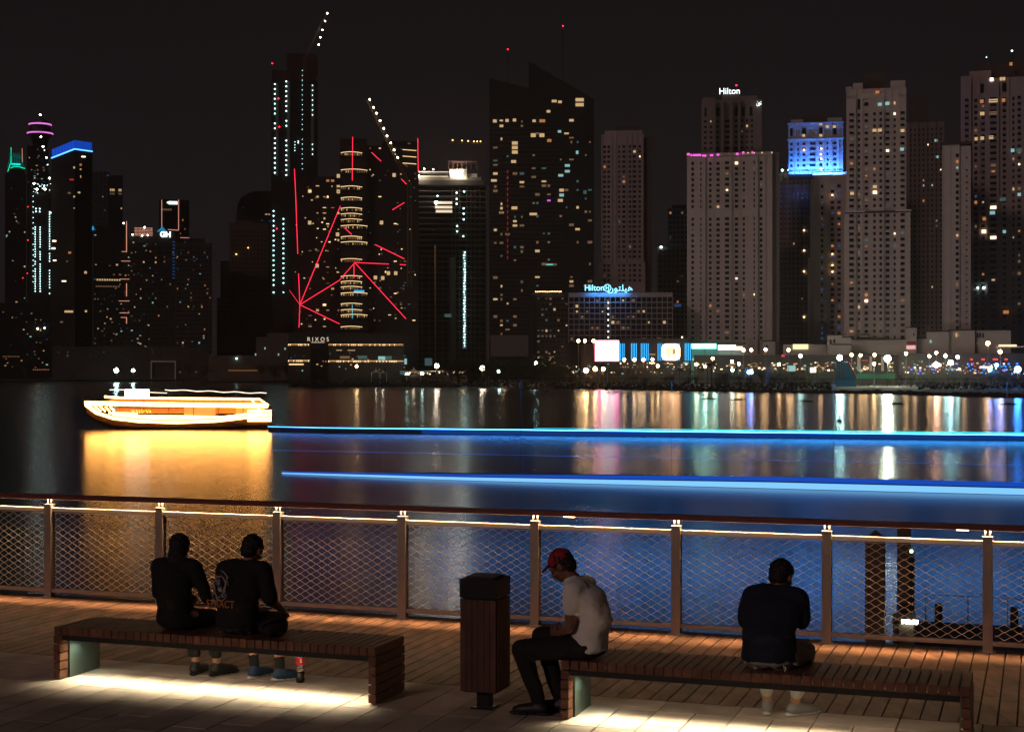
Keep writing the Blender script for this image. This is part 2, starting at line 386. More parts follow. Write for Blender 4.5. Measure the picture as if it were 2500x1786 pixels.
def person(label, loc, rz, J, mats, hair='short', pants_len='long', sleeve=.75, build=1.0, skin=skinm):
    "J holds the joints in metres: +y is where the person faces, +x their right, z up from the ground"
    root = empty('person', loc, rz); tag(root, label, 'person')
    V_ = {k: Vector(p) for k, p in J.items() if k not in ('hrot','curl')}
    hr = J.get('hrot'); hr = Matrix.Identity(3) if hr is None else hr
    bm = bmesh.new()
    head(bm, V_['head'], hr)
    limb(bm, [V_['chest'], V_['neck'], V_['neck'].lerp(V_['head'], .6)], [.075,.056,.054])
    loft(bm, [(V_['hip'],.14,.10),(V_['waist'],.125,.09),(V_['chest'],.15,.10)])
    for s_, k in ((1,'r'),(-1,'l')):
        limb(bm, [V_['sh'+k], V_['sh'+k].lerp(V_['el'+k],.5), V_['el'+k], V_['el'+k].lerp(V_['wr'+k],.35), V_['wr'+k]], [.050*build,.044*build,.037,.039,.026])
        hd = V_['hd'+k]; hand(bm, V_['wr'+k], hd, V_['th'+k], J.get('curl',.7), 1, 1 if (k == 'r') else -1)
        limb(bm, [V_['hip']+Vector((s_*.09,0,0)), V_['kn'+k], V_['kn'+k].lerp(V_['an'+k],.35), V_['an'+k]], [.085,.055,.052,.036])
        toe = V_['to'+k]; limb(bm, [V_['an'+k], V_['an'+k]-Vector((0,0,.05)), toe], [.036,.034,.03])
    fin(bm, 'body', skin, root, .0065, 3)
    # shirt
    bm = bmesh.new()
    B = build
    loft(bm, [(V_['hip']+Vector((0,-.005,-.03)),.172*B,.135*B),(V_['hip']+Vector((0,0,.08)),.168*B,.135*B),(V_['waist'],.165*B,.128*B),(V_['chest'],.19*B,.132*B),(V_['chest'].lerp(V_['neck'],.62),.135*B,.095*B),(V_['neck']-Vector((0,0,.02)),.062,.062)])
    for k in 'rl':
        a, e_, w_ = V_['sh'+k], V_['el'+k], V_['wr'+k]
        ps = [V_['chest'].lerp(a,.5)+Vector((0,0,.03)), a]; rs = [.075*B,.072*B]
        if sleeve <= 1: ps.append(a.lerp(e_, sleeve)); rs.append(.060*B)
        else: ps += [e_, e_.lerp(w_, sleeve-1)]; rs += [.056*B,.044*B]
        limb(bm, ps, rs)
    shirt = fin(bm, 'shirt', mats['shirt'], root, .011, 6, .022, .10)
    # trousers
    bm = bmesh.new()
    loft(bm, [(V_['hip']-Vector((0,0,.045)),.165*B,.135*B),(V_['hip']+Vector((0,0,.02)),.16*B,.13*B)])
    for s_, k in ((1,'r'),(-1,'l')):
        h_ = V_['hip']+Vector((s_*.085,0,-.01)); kn, an = V_['kn'+k], V_['an'+k]
        ps = [h_, h_.lerp(kn,.5), kn]; rs = [.098*B,.088*B,.072*B]
        if pants_len == 'long': ps += [kn.lerp(an,.4), kn.lerp(an,.8)]; rs += [.070,.055]
        elif pants_len == 'full': ps += [kn.lerp(an,.4), kn.lerp(an,.93)]; rs += [.070,.056]
        elif pants_len == 'crop': ps += [kn.lerp(an,.35), kn.lerp(an,.60)]; rs += [.066,.052]
        else: ps = ps[:2]+[kn, kn.lerp(an,.12)]; rs = rs[:2]+[.078,.080]
        limb(bm, ps, rs)
    fin(bm, 'trousers', mats['pants'], root, .011, 5, .018, .09)
    # shoes
    for k in 'rl':
        an, to = V_['an'+k], V_['to'+k]; d = (to-an); d.z = 0; d.normalize(); g = -loc[2]
        side = Vector((d.y,-d.x,0)); rot = Matrix((side, d, Vector((0,0,1)))).transposed()
        bs = Vector((an.x, an.y, 0))
        bm = bmesh.new()
        limb(bm, [bs+d*-.025+Vector((0,0,.055)), bs+d*.06+Vector((0,0,.052)), bs+d*.15+Vector((0,0,.042)), bs+d*.185+Vector((0,0,.038))], [.046,.048,.041,.031])
        blob(bm, bs+Vector((0,0,.09)), (.043,.052,.04), rot)
        sh = fin(bm, 'shoe', mats['shoe'], root, .009, 3)
        bm = bmesh.new()
        for tt, ww in ((-.045,.034),(0,.037),(.06,.038),(.11,.042),(.16,.040),(.195,.028)): blob(bm, bs+d*tt+Vector((0,0,.017)), (ww,.045,.017), rot)
        so = fin(bm, 'sole', mats['sole'], sh, .007, 2); so.parent = sh
        if mats.get('sock'):
            bm = bmesh.new(); limb(bm, [an-Vector((0,0,.03)), an.lerp(V_['kn'+k],.24)], [.041,.044]); fin(bm, 'sock', mats['sock'], root, .009, 2)
    # hair
    c = V_['head']
    def P(x,y,z): return c+hr@Vector((x,y,z))
    if hair:
        bm = bmesh.new(); r_ = random.Random(len(label))
        blob(bm, P(0,-.020,.034), (.084,.098,.096), hr, 3)
        blob(bm, P(0,-.055,-.02), (.070,.060,.070), hr, 3)
        if hair == 'long':
            blob(bm, P(0,-.07,-.09), (.080,.050,.11), hr, 3)
        for i in range(60):
            a = r_.uniform(0,math.tau); z = r_.uniform(-.1,1); rr = math.sqrt(max(0,1-z*z)); 
            if rr*math.sin(a) > .55 and z < .6: continue
            blob(bm, P(rr*math.cos(a)*.082,-.02+rr*math.sin(a)*.094,.036+z*.090), (.014,.014,.014), None, 1)
        o = fin(bm, 'hair', hairm, root, .006, 2, .016, .012)
    return root, V_, P
CZ = Matrix.Rotation
black = mat('black_cotton', (.012,.010,.011), .9, var=.3, vscale=10); blackp = mat('black_trousers', (.010,.009,.010), .85)
navy = mat('navy_cotton', (.012,.016,.035), .9, var=.2, vscale=10); white = mat('white_cotton', (.86,.82,.78), .85, var=.06, vscale=6)
jean = mat('charcoal_trousers', (.028,.028,.032), .9); grey = mat('light_grey_twill', (.34,.33,.29), .9, var=.1, vscale=8)
blueshoe = mat('blue_mesh_shoe', (.010,.035,.085), .6, var=.3, vscale=40); solew = mat('white_rubber', (.55,.52,.46), .6)
blks = mat('black_shoe', (.012,.011,.011), .5); greys = mat('grey_shoe', (.22,.21,.19), .7)
def sit_back(dx=0, lean=.10, headx=0, heady=.10, headz=1.12, tuck=.30, kz=.50, spread=.16, feet=None, armr=None, arml=None):
    J = dict(hip=(dx,.0,.56), waist=(dx+.0,-.035,.72), chest=(dx+headx*.5,lean*.5,.93), neck=(dx+headx*.8,lean,1.04), head=(dx+headx,heady,headz))
    for s_, k in ((1,'r'),(-1,'l')):
        J['sh'+k] = (dx+headx*.5+s_*.175, lean*.55, .975); J['el'+k] = (dx+s_*.235, .10, .73); J['wr'+k] = (dx+s_*.13, .33, .66)
        J['hd'+k] = (-s_*.35, .9, -.05); J['th'+k] = (-s_*.8, 0, .6)
        J['kn'+k] = (dx+s_*spread, .42, kz); J['an'+k] = (dx+s_*spread, tuck, .10); J['to'+k] = (dx+s_*(spread+.04), tuck+.18, .035)
    if armr: J.update({k_+'r': v_ for k_, v_ in armr.items()})
    if arml: J.update({k_+'l': v_ for k_, v_ in arml.items()})
    return J
HT = lambda x, z=0, y=0: CZ(z,3,'Z') @ CZ(x,3,'X') @ CZ(y,3,'Y')
# woman in black on the left, leaning a little forward
va = 11.16
J = sit_back(lean=.12, headx=-.06, heady=.16, headz=1.11, tuck=.40, spread=.10); J['hrot'] = HT(R(-22), R(20))
J['anl'] = (-.02,.36,.10); J['tol'] = (-.03,.53,.035); J['anr'] = (.18,.38,.10); J['tor'] = (.25,.54,.035)
person('person dressed all in black sitting hunched at the left side of the pair', W(u_at(428,va),va), -TH, J, dict(shirt=black, pants=blackp, shoe=blks, sole=blks), hair='long', pants_len='long', sleeve=1.8, build=.95)
# man in printed black shirt
J = sit_back(lean=.10, headx=.05, heady=.15, headz=1.125, tuck=.38, spread=.13); J['hrot'] = HT(R(-30), R(-8))
J['anl'] = (-.055,.38,.10); J['tol'] = (.0,.55,.035); J['anr'] = (.20,.36,.10); J['tor'] = (.33,.49,.035)
J['elr'] = (.27,.05,.74); J['wrr'] = (.30,.22,.62); J['hdr'] = (-.1,.9,-.3)
p2, V2, P2 = person('person in a black printed T-shirt and blue trainers, seen from behind', W(u_at(582,va),va), -TH, J, dict(shirt=black, pants=jean, shoe=blueshoe, sole=solew, sock=blackp), hair='short', pants_len='crop', sleeve=.95, build=1.12, skin=skinm)
# print on the back of the shirt
prt = mat('pale_print', (.42,.38,.38), .7); ort = mat('orange_print', (.40,.16,.035), .7)
t_ = text('lettering', 'STRACT', (-.07,-.176,.715), .085, ort, p2, (R(86),0,0), .0012, .0012, sx=.85)
q = MB(); r_ = random.Random(3)
for k in range(13):
    a0 = r_.uniform(0,math.tau); rr = r_.uniform(.02,.105); pts_ = []
    for j in range(9):
        a = a0+j*.17+k*.05*math.sin(j); x_ = -.085+rr*math.cos(a)*.95+.012*math.sin(j+k); z_ = .865+rr*math.sin(a)*1.25+.01*math.cos(j*1.3+k)
        pts_.append((x_, -.158+.10*(z_-.80)+abs(x_)*.24-.015, z_))
    q.tube(pts_, [.001+.0055*math.sin(math.pi*j/8) for j in range(9)], prt, 5)
q.build('swirl_print', p2)
# man in red cap, in profile on the end of the second bench
J = dict(hip=(0,0,.555), waist=(0,-.055,.74), chest=(0,.02,.93), neck=(0,.13,1.045), head=(0,.215,1.135), hrot=HT(R(-36)), curl=1.0)
for s_, k in ((1,'r'),(-1,'l')):
    J['sh'+k] = (s_*.17,.075,.975); J['el'+k] = (s_*.20,.09,.70); J['wr'+k] = (s_*.085,.22,.625)
    J['hd'+k] = (-s_*.55,.75,.05); J['th'+k] = (0,.2,1)
    J['kn'+k] = (s_*.11,.47,.535); J['an'+k] = (s_*.10,.30,.10); J['to'+k] = (s_*.12,.47,.035)
J['knl'] = (-.13,.50,.50); J['anl'] = (-.11,.36,.10); J['tol'] = (-.13,.53,.035)
J['knr'] = (.12,.42,.57); J['anr'] = (.06,.24,.10); J['tor'] = (.06,.41,.035)
v3 = 11.13
p3, V3, P3 = person('person in a white T-shirt and red cap bent over on the end of the bench', W(u_at(1437,v3),v3), R(90)-TH, J, dict(shirt=white, pants=blackp, shoe=blks, sole=blks), hair='short', pants_len='full', sleeve=.50, build=1.08, skin=skind)
bm = bmesh.new(); redc = mat('red_cap_cloth', (.42,.012,.022), .8, var=.1, vscale=20); hr = J['hrot']
blob(bm, P3(0,-.018,.056), (.087,.103,.074), hr, 3); fin(bm, 'cap', redc, p3, .007, 3)
q = MB(); prof = []
for i in range(13):
    a = math.pi*i/12; prof.append((P3(-.078*math.cos(a), .055+.105*math.sin(a), .058-.014*math.sin(a)**2)))
q.add(prof+[p+hr@Vector((0,0,.006)) for p in prof], [tuple(range(13)), tuple(range(13,26))[::-1]]+[(i,i+1,14+i,13+i) for i in range(12)], redc, True); q.build('cap_brim', p3)
# man in navy
J = sit_back(lean=.12, headx=.06, heady=.18, headz=1.105, tuck=.42, spread=.12); J['hrot'] = HT(R(-24), R(-18))
J['knr'] = (.20,.40,.52); J['anr'] = (.11,.50,.10); J['tor'] = (.24,.62,.035); J['anl'] = (-.10,.50,.10); J['tol'] = (-.12,.67,.035)
J['elr'] = (.225,.14,.76); J['ell'] = (-.205,.12,.74); J['shr'] = (.165+.03,.07,.96); J['shl'] = (-.165+.03,.07,.96); J['wrr'] = (.15,.34,.82); J['hdr'] = (-.4,.5,.6); J['thr'] = (-.8,-.3,.2)
va = 11.15
person('person in a navy T-shirt and light trousers sitting alone on the bench', W(u_at(1878,va),va), -TH, J, dict(shirt=navy, pants=grey, shoe=greys, sole=solew), hair='short', pants_len='long', sleeve=.8, build=1.2)
# small things: backpack, bottle, glasses
bp_ = empty('backpack', W(u_at(667,11.14), 11.14, .45)); bp_.rotation_euler = (0,0,-TH); tag(bp_, 'black backpack lying on the bench beside the printed shirt', 'backpack')
bm = bmesh.new()
for c_, r__ in (((0,0,.075),(.105,.12,.078)),((.03,.02,.085),(.085,.10,.085)),((-.05,-.01,.07),(.07,.10,.068)),((0,-.08,.06),(.07,.05,.05))): blob(bm, c_, r__, None, 3)
fin(bm, 'bag_body', blackp, bp_, .010, 5, .02, .07)
q = MB(); q.tube([(-.05,-.10,.06),(-.02,-.13,.12),(.04,-.11,.15),(.08,-.03,.15)], .009, blackp, 6); q.tube([(-.06,.02,.14),(-.03,.03,.19),(.02,.03,.19),(.04,.02,.15)], .007, blackp, 6); q.build('strap', bp_)
# bottle
gl = mat('clear_plastic', (.85,.85,.85), .05, ior=1.45); gl.node_tree.nodes['Principled BSDF'].inputs['Transmission Weight'].default_value = .95
cola = mat('cola', (.012,.004,.003), .1); redl = mat('red_label', (.62,.012,.018), .4)
bt = empty('drink_bottle', W(u_at(733,11.52), 11.52)); tag(bt, 'plastic cola bottle with a red label standing behind the bench', 'bottle')
q = MB(); q.lathe([(.026,.001),(.036,.006),(.038,.03),(.035,.055),(.038,.085),(.037,.094)], (0,0,0), cola); q.build('drink', bt)
q = MB(); q.lathe([(.037,.0945),(.0335,.12),(.034,.15),(.037,.152)], (0,0,0), gl); q.build('shell', bt); q = MB(); q.lathe([(.037,.215),(.034,.235),(.016,.262),(.0135,.285)], (0,0,0), gl); q.build('neck', bt)
q = MB(); q.lathe([(.0372,.1525),(.038,.155),(.038,.212),(.0372,.2145)], (0,0,0), redl); q.build('bottle_label', bt)
q = MB(); q.lathe([(.0155,.2855),(.0155,.302)], (0,0,0), redl); q.build('cap', bt)
q = MB(); q.box((.012,-.0378,.19), (.007,.002,.032), mat('label_white', (.8,.8,.8), .5)); q.build('label_mark', bt)
# glasses on the bench
ga = W(u_at(712,11.2), 11.2, .452); gw = empty('eyeglasses', ga, R(20)); tag(gw, 'thin wire eyeglasses lying open on the bench slats', 'eyeglasses')
q = MB()
for s_ in (-1,1): q.tube([(s_*.032+.024*math.cos(k*math.tau/14), 0, .022+.018*math.sin(k*math.tau/14)) for k in range(15)], .0016, steel, 5)
q.tube([(-.009,0,.026),(0,0,.029),(.009,0,.026)], .0014, steel, 5); q.build('frame', gw)
for s_ in (-1,1):
    q = MB(); q.tube([(s_*.056,0,.026),(s_*.058,.09,.022),(s_*.056,.12,.006)], .0015, steel, 5); q.build('temple', gw)
# ================================================================ PONTOON AND PILES
dk = mat('pontoon_dark', (.022,.020,.020), .8); pilem = mat('pile_steel', (.10,.065,.045), .7, var=.3, vscale=2)
pn = empty('pontoon', at(2420,1530,41)); pn.location.z = WATER; pn.rotation_euler = (0,0,-TH); tag(pn, 'dark floating pontoon with thin rail posts beyond the railing', 'pontoon')
q = MB(); q.span(-2.3,6,-3.5,3.6,-.2,.5,dk); q.span(-2.35,6,-3.55,-3.45,.25,.42,mat('rubber_fender',(.01,.01,.01),.8)); q.build('deck', pn)
for x_ in (-1.95,-.75,.35,1.6,2.8):
    q = MB(); q.tube([(x_,3.4,.5),(x_,3.4,1.35)], .022, steel, 6); q.build('rail_post', pn)
q = MB(); q.tube([(-1.95,3.4,1.33),(2.8,3.4,1.33)], .015, steel, 6); q.build('rail_wire', pn)
for x_ in (-1.55,.55):
    q = MB(); q.tube([(x_,2.9,.5),(x_,2.9,1.12)], .11, dk, 12); q.ball((x_,2.9,1.12), .11, dk, 8, (1,1,.5)); q.build('bollard', pn)
def pile(px, w_, D, ytop, label, pyr=True):
    p_ = at(px, 1500, D); r0 = empty('mooring_pile', (p_.x, p_.y, WATER)); r0.rotation_euler = (0,0,-TH); tag(r0, label, 'pile')
    zt = CAMZ-(ytop-HY)/F*D-WATER; hw = w_/2*D/F
    q = MB(); q.span(-hw,hw,-hw,hw,-1,zt-(hw*1.0 if pyr else 0),pilem); q.build('shaft', r0)
    q = MB()
    if pyr: q.add([(-hw*1.1,-hw*1.1,zt-hw),(hw*1.1,-hw*1.1,zt-hw),(hw*1.1,hw*1.1,zt-hw),(-hw*1.1,hw*1.1,zt-hw),(0,0,zt)], [(3,2,1,0),(0,1,4),(1,2,4),(2,3,4),(3,0,4)], pilem)
    else: q.span(-hw*1.15,hw*1.15,-hw*1.15,hw*1.15,zt,zt+.08,dk)
    q.build('cap', r0); return r0
pile(2137, 44, 38, 1292, 'thick square mooring pile with a pointed cap')
pile(2207, 30, 52, 1280, 'tall dark mooring pile reaching above the handrail', False)
sg = empty('signal_post', at(2225,1510,41)); sg.location.z = WATER; tag(sg, 'slim dark post topped by a small green lamp', 'signal post')
zt = CAMZ-(1345-HY)/F*41-WATER
q = MB(); q.tube([(0,0,0),(0,0,zt-.05)], .085, dk, 10); q.build('pole', sg)
q = MB(); q.ball((0,0,zt), .045, glow('green_lamp', (.08,1,.2), 18)); q.build('lamp', sg)
kb = empty('dock_cabinet', at(2222,1545,39.5), -TH); kb.location.z = WATER+.5; tag(kb, 'small white service cabinet under a bright strip lamp on the pontoon', 'cabinet')
q = MB(); zc = CAMZ-(1519-HY)/F*39.5-WATER-.5
q.span(-.42,.10,-.2,.2,0,zc,mat('cabinet_paint',(.35,.33,.28),.6)); q.span(-.30,-.28,-.21,-.201,.05,zc-.05,dk); q.build('body', kb)
q = MB(); q.span(-.46,.14,-.23,.23,zc+.002,zc+.03,dk); q.span(-.46,.14,.15,.23,zc+.03,zc+.2,dk); q.build('hood', kb)
q = MB(); q.span(-.20,.22,-.26,-.231,zc+.005,zc+.115,glow('white_strip_lamp',(1,.95,.7),9)); q.build('lamp', kb)
# ================================================================ BLUE LIGHT TRAILS AS MADE-UP BOATS
bl_core = glow('blue_white_trail', (.20,.54,1), 1.15); bl_deep = glow('deep_blue_trail', (.005,.07,.50), .9)
bl_top = glow('blue_line_trail', (.04,.30,1), 14.0); bl_cy = glow('cyan_line_trail', (.01,.50,.55), 4); bl_thin = glow('thin_blue_trail', (.01,.12,.55), .8)
hullm = mat('boat_dark_hull', (.008,.009,.012), .7)
BLUE_W = 5200; VBT = 101.5; ua, ub = u_at(662, VBT), 2.0
bo = empty('boat', W((ua+ub)/2, VBT+2, WATER)); bo.rotation_euler = (0,0,-TH); tag(bo, 'made-up long low boat whose thick blue-white band stands for a light trail', 'boat')
hl = (ub-ua)/2; s0 = -hl
q = MB()
N = 24; sec = []
for i in range(N+1):
    f = i/N; x_ = -hl+2*hl*f; wd = 2.0*min(1, .12+f*3.2) if f < .3 else 2.0; tp = .52*min(1,.26+f*1.1)
    sec.append([(x_,-wd,tp),(x_,-wd*.8,-.3),(x_,wd*.8,-.3),(x_,wd,tp)])
vs = [p for s_ in sec for p in s_]; fs = [(i*4+k,(i+1)*4+k,(i+1)*4+(k+1)%4,i*4+(k+1)%4) for i in range(N) for k in range(4)]+[(0,1,2,3),(N*4+3,N*4+2,N*4+1,N*4)]
q.add(vs, fs, hullm); q.build('hull', bo)
q = MB(); q2 = MB()
for i in range(N):
    f0, f1 = i/N, (i+1)/N
    def S(f):
        x_ = -hl+2*hl*f; wd = 2.0*min(1,.12+f*3.2) if f < .3 else 2.0; tp = .52*min(1,.26+f*1.1); return x_, wd, tp
    (xa,wa,ta),(xb,wb,tb) = S(f0), S(f1)
    for Q_, z0a, z0b, z1a, z1b, off, ma in ((q,.02,.02,ta*.80,tb*.80,.05,bl_core),(q2,ta*.95,tb*.95,ta*1.55,tb*1.55,.02,bl_deep)):
        Q_.add([(xa,-wa-off,z0a),(xb,-wb-off,z0b),(xb,-wb-off,z1b),(xa,-wa-off,z1a),(xa,-wa-off+.04,z0a),(xb,-wb-off+.04,z0b),(xb,-wb-off+.04,z1b),(xa,-wa-off+.04,z1a)],
               [(0,1,2,3),(5,4,7,6),(3,2,6,7),(1,0,4,5)], ma)
q.build('hull_trail_glow', bo); q2.build('trail_line_glow', bo)
q = MB(); q.tube([(-hl+(2*hl)*k/10, -2.0, 1.9) for k in range(11)], .014, bl_thin, 6); q.build('trail_line_glow', bo)
# added boom, masts and unseen downlights that tint the near water blue
for k in range(5):
    x_ = -hl+8+k*(2*hl-12)/4
    q = MB(); q.tube([(x_,0,.6),(x_,0,7.3)], .014, hullm, 6); q.build('mast', bo)
q = MB(); q.tube([(-hl+6,0,7.32),(hl,0,7.32)], .014, hullm, 6); q.build('added_boom', bo)
for a_, b_, k_ in ((-hl+1,-hl+12,.12),(-hl+12,-hl+22,.5),(-hl+22,hl,1)):
    lamp('added_water_light', 'AREA', ((a_+b_)/2, 0, 7.2), BLUE_W*k_*(b_-a_)/50, (.0,.215,.76), bo, size=b_-a_, size_y=1.6)
# second made-up hull, a longer barge whose double line stands for a light trail
xa, xb = at(655,1041,194), at(2560,1059,171)
mid = (xa+xb)/2; L2 = (Vector((xb.x-xa.x, xb.y-xa.y, 0))).length/2; ang = math.atan2(xb.y-xa.y, xb.x-xa.x)
bb = empty('barge', (mid.x, mid.y, WATER), ang); tag(bb, 'made-up very long barge farther out whose thin double blue line stands for a light trail', 'barge')
q = MB(); q.prism([(-L2,0),(-L2+9,-2.2),(L2,-2.2),(L2,2.2),(-L2+9,2.2)],-.3,.52,hullm); q.build('hull', bb)
def gx(k, n): 
    f = k/n; x_ = -L2+2*L2*f; return x_, -min(2.3, .1+(x_+L2)*.25)
q = MB(); q.tube([(*gx(k,40), .62) for k in range(41)], [.02+.045*min(1,k/22) for k in range(41)], bl_top, 6); q.build('gunwale_trail_glow', bb)
q = MB(); q.tube([(*gx(k,40), .84) for k in range(15,41)], [.012+.022*min(1,(k-15)/10) for k in range(15,41)], bl_cy, 6); q.build('trail_line_glow', bb)
q = MB()
for k in range(9,40):
    (x0_,y0_),(x1_,y1_) = gx(k,40),gx(k+1,40)
    q.add([(x0_,y0_-.03,.03),(x1_,y1_-.03,.03),(x1_,y1_-.03,.50),(x0_,y0_-.03,.50)],[(0,1,2,3)],glow('deep_blue_side_trail',(.004,.10,.55),.32))
q.build('side_trail_glow', bb)
for k in range(14):
    x_ = -L2+8+k*(2*L2-12)/13; q = MB(); q.tube([(x_,-2.2,.5),(x_,-2.2,.84)], .03, hullm, 5); q.build('rail_post', bb)
# ================================================================ GOLDEN DHOW
gold = glow('golden_string_lights', (1,.42,.085), 21); gold2 = glow('pale_golden_cabin_light', (1,.42,.12), .55); amb = glow('amber_canopy', (1,.30,.05), .30)
dh = mat('dhow_hull', (.06,.026,.012), .6, var=.2, vscale=1)
DD = 203.0
dw = empty('dhow', at(440,1045,DD)); dw.location.z = WATER; tag(dw, 'wooden dinner cruise dhow covered in golden string lights', 'boat')
def dx(x): return (x-440)/F*DD
def dz(y): return CAMZ-WATER-(y-HY)/F*DD
keel = [(212,986,.25),(240,1004,1.0),(285,1017,1.9),(350,1024,2.5),(440,1027,2.7),(540,1023,2.6),(610,1015,2.3),(655,1006,1.9)]
vs = []; 
for x_, y_, wd in keel:
    X_ = dx(x_); Z_ = dz(y_); bt_ = max(-.4, Z_-1.6) if x_ < 260 else -.5
    vs += [(X_,-wd,Z_),(X_,-wd*.75,(Z_+bt_)*.42),(X_,0,bt_),(X_,wd*.75,(Z_+bt_)*.42),(X_,wd,Z_)]
fs = [(i*5+k,(i+1)*5+k,(i+1)*5+(k+1)%5,i*5+(k+1)%5) for i in range(len(keel)-1) for k in range(5)]+[(0,1,2,3,4),tuple(range(len(vs)-1,len(vs)-6,-1))]
q = MB(); q.add(vs, fs, dh); q.tube([(dx(220),0,dz(992)),(dx(207),0,dz(980)),(dx(200),0,dz(968))], [.2,.14,.06], dh, 8); q.build('hull', dw)
q = MB(); q.span(dx(290),dx(650),-2.0,2.0,dz(1016),dz(1014),dh); q.span(dx(262),dx(655),-2.1,2.1,dz(992),dz(988),dh); q.span(dx(262),dx(640),-2.1,2.1,dz(975),dz(972),dh); q.build('deck', dw)
def gl_tube(pts, r, ma=gold, nm='string_light', y=-2.75):
    q = MB(); q.tube([(dx(a), (c[0] if c else y), dz(b_)) for a, b_, *c in pts], r, ma, 6); q.build(nm, dw)
gl_tube([(x_,y_+2,-wd-.1) for x_, y_, wd in keel], .20)
gl_tube([(x_,y_-6,-wd-.1) for x_, y_, wd in keel[2:]], .10)
gl_tube([(266,967,-2.2),(300,970,-2.2),(640,973,-2.2)], .14); gl_tube([(212,983,-.5),(280,984,-2.2),(460,987,-2.2),(660,989,-2.2)], .30)
gl_tube([(640,973,-2.2),(662,988,-2.2)], .10); gl_tube([(620,973,-2.2),(644,1004,-2.2)], .09)
gl_tube([(276,1007,-2.2),(345,1009,-2.2)], .15); gl_tube([(310,1013,-2.5),(620,1017,-2.5)], .14)
for k in range(5): gl_tube([(215+k*14,984,-.7-k*.25),(240+k*12,1003,-.9-k*.25)], .10)
for k in range(5): gl_tube([(612,1001+k*6,-2.3),(668,1001+k*6,-2.0)], .11)
gl_tube([(270,951,-.5),(306,951,-.5)], .05, glow('white_string', (1,.7,.5), 3)); gl_tube([(363,957,-.5),(410,959,-.5)], .04, MATS['white_string'])
gl_tube([(405+k*13,951+k*.45+1.2*math.sin(k*1.3),-.5) for k in range(20)], .05, MATS['white_string'])
for a, c_ in ((457,532),(582,650)):
    q = MB(); q.span(dx(a),dx(c_),-1.9,-1.2,dz(1012),dz(993),gold2); q.build('cabin', dw)
q = MB(); q.span(dx(275),dx(648),-1.95,-1.85,dz(983),dz(975),amb); q.build('canopy', dw)
q = MB(); q.span(dx(292),dx(585),-1.7,-1.6,dz(1008),dz(994),glow('amber_saloon',(1,.30,.05),.28)); q.build('saloon_screen', dw)
q = MB(); q.span(dx(306),dx(363),-.4,.4,dz(969),dz(950),glow('white_box_sign',(.92,.97,1),3.5)); q.build('light_box', dw)
q = MB(); 
for k in range(40): q.ball((dx(rnd.uniform(330,378)),-2.1,dz(rnd.uniform(999,1006))), .06, glow('green_disco_light',(.15,.8,.05),1.6), 4)
q.build('disco_light', dw)
for x_ in (300,360,420,480,540,600,640):
    q = MB(); q.tube([(dx(x_),-1.95,dz(1014)),(dx(x_),-1.95,dz(972))], .05, dh, 6); q.build('deck_post', dw)
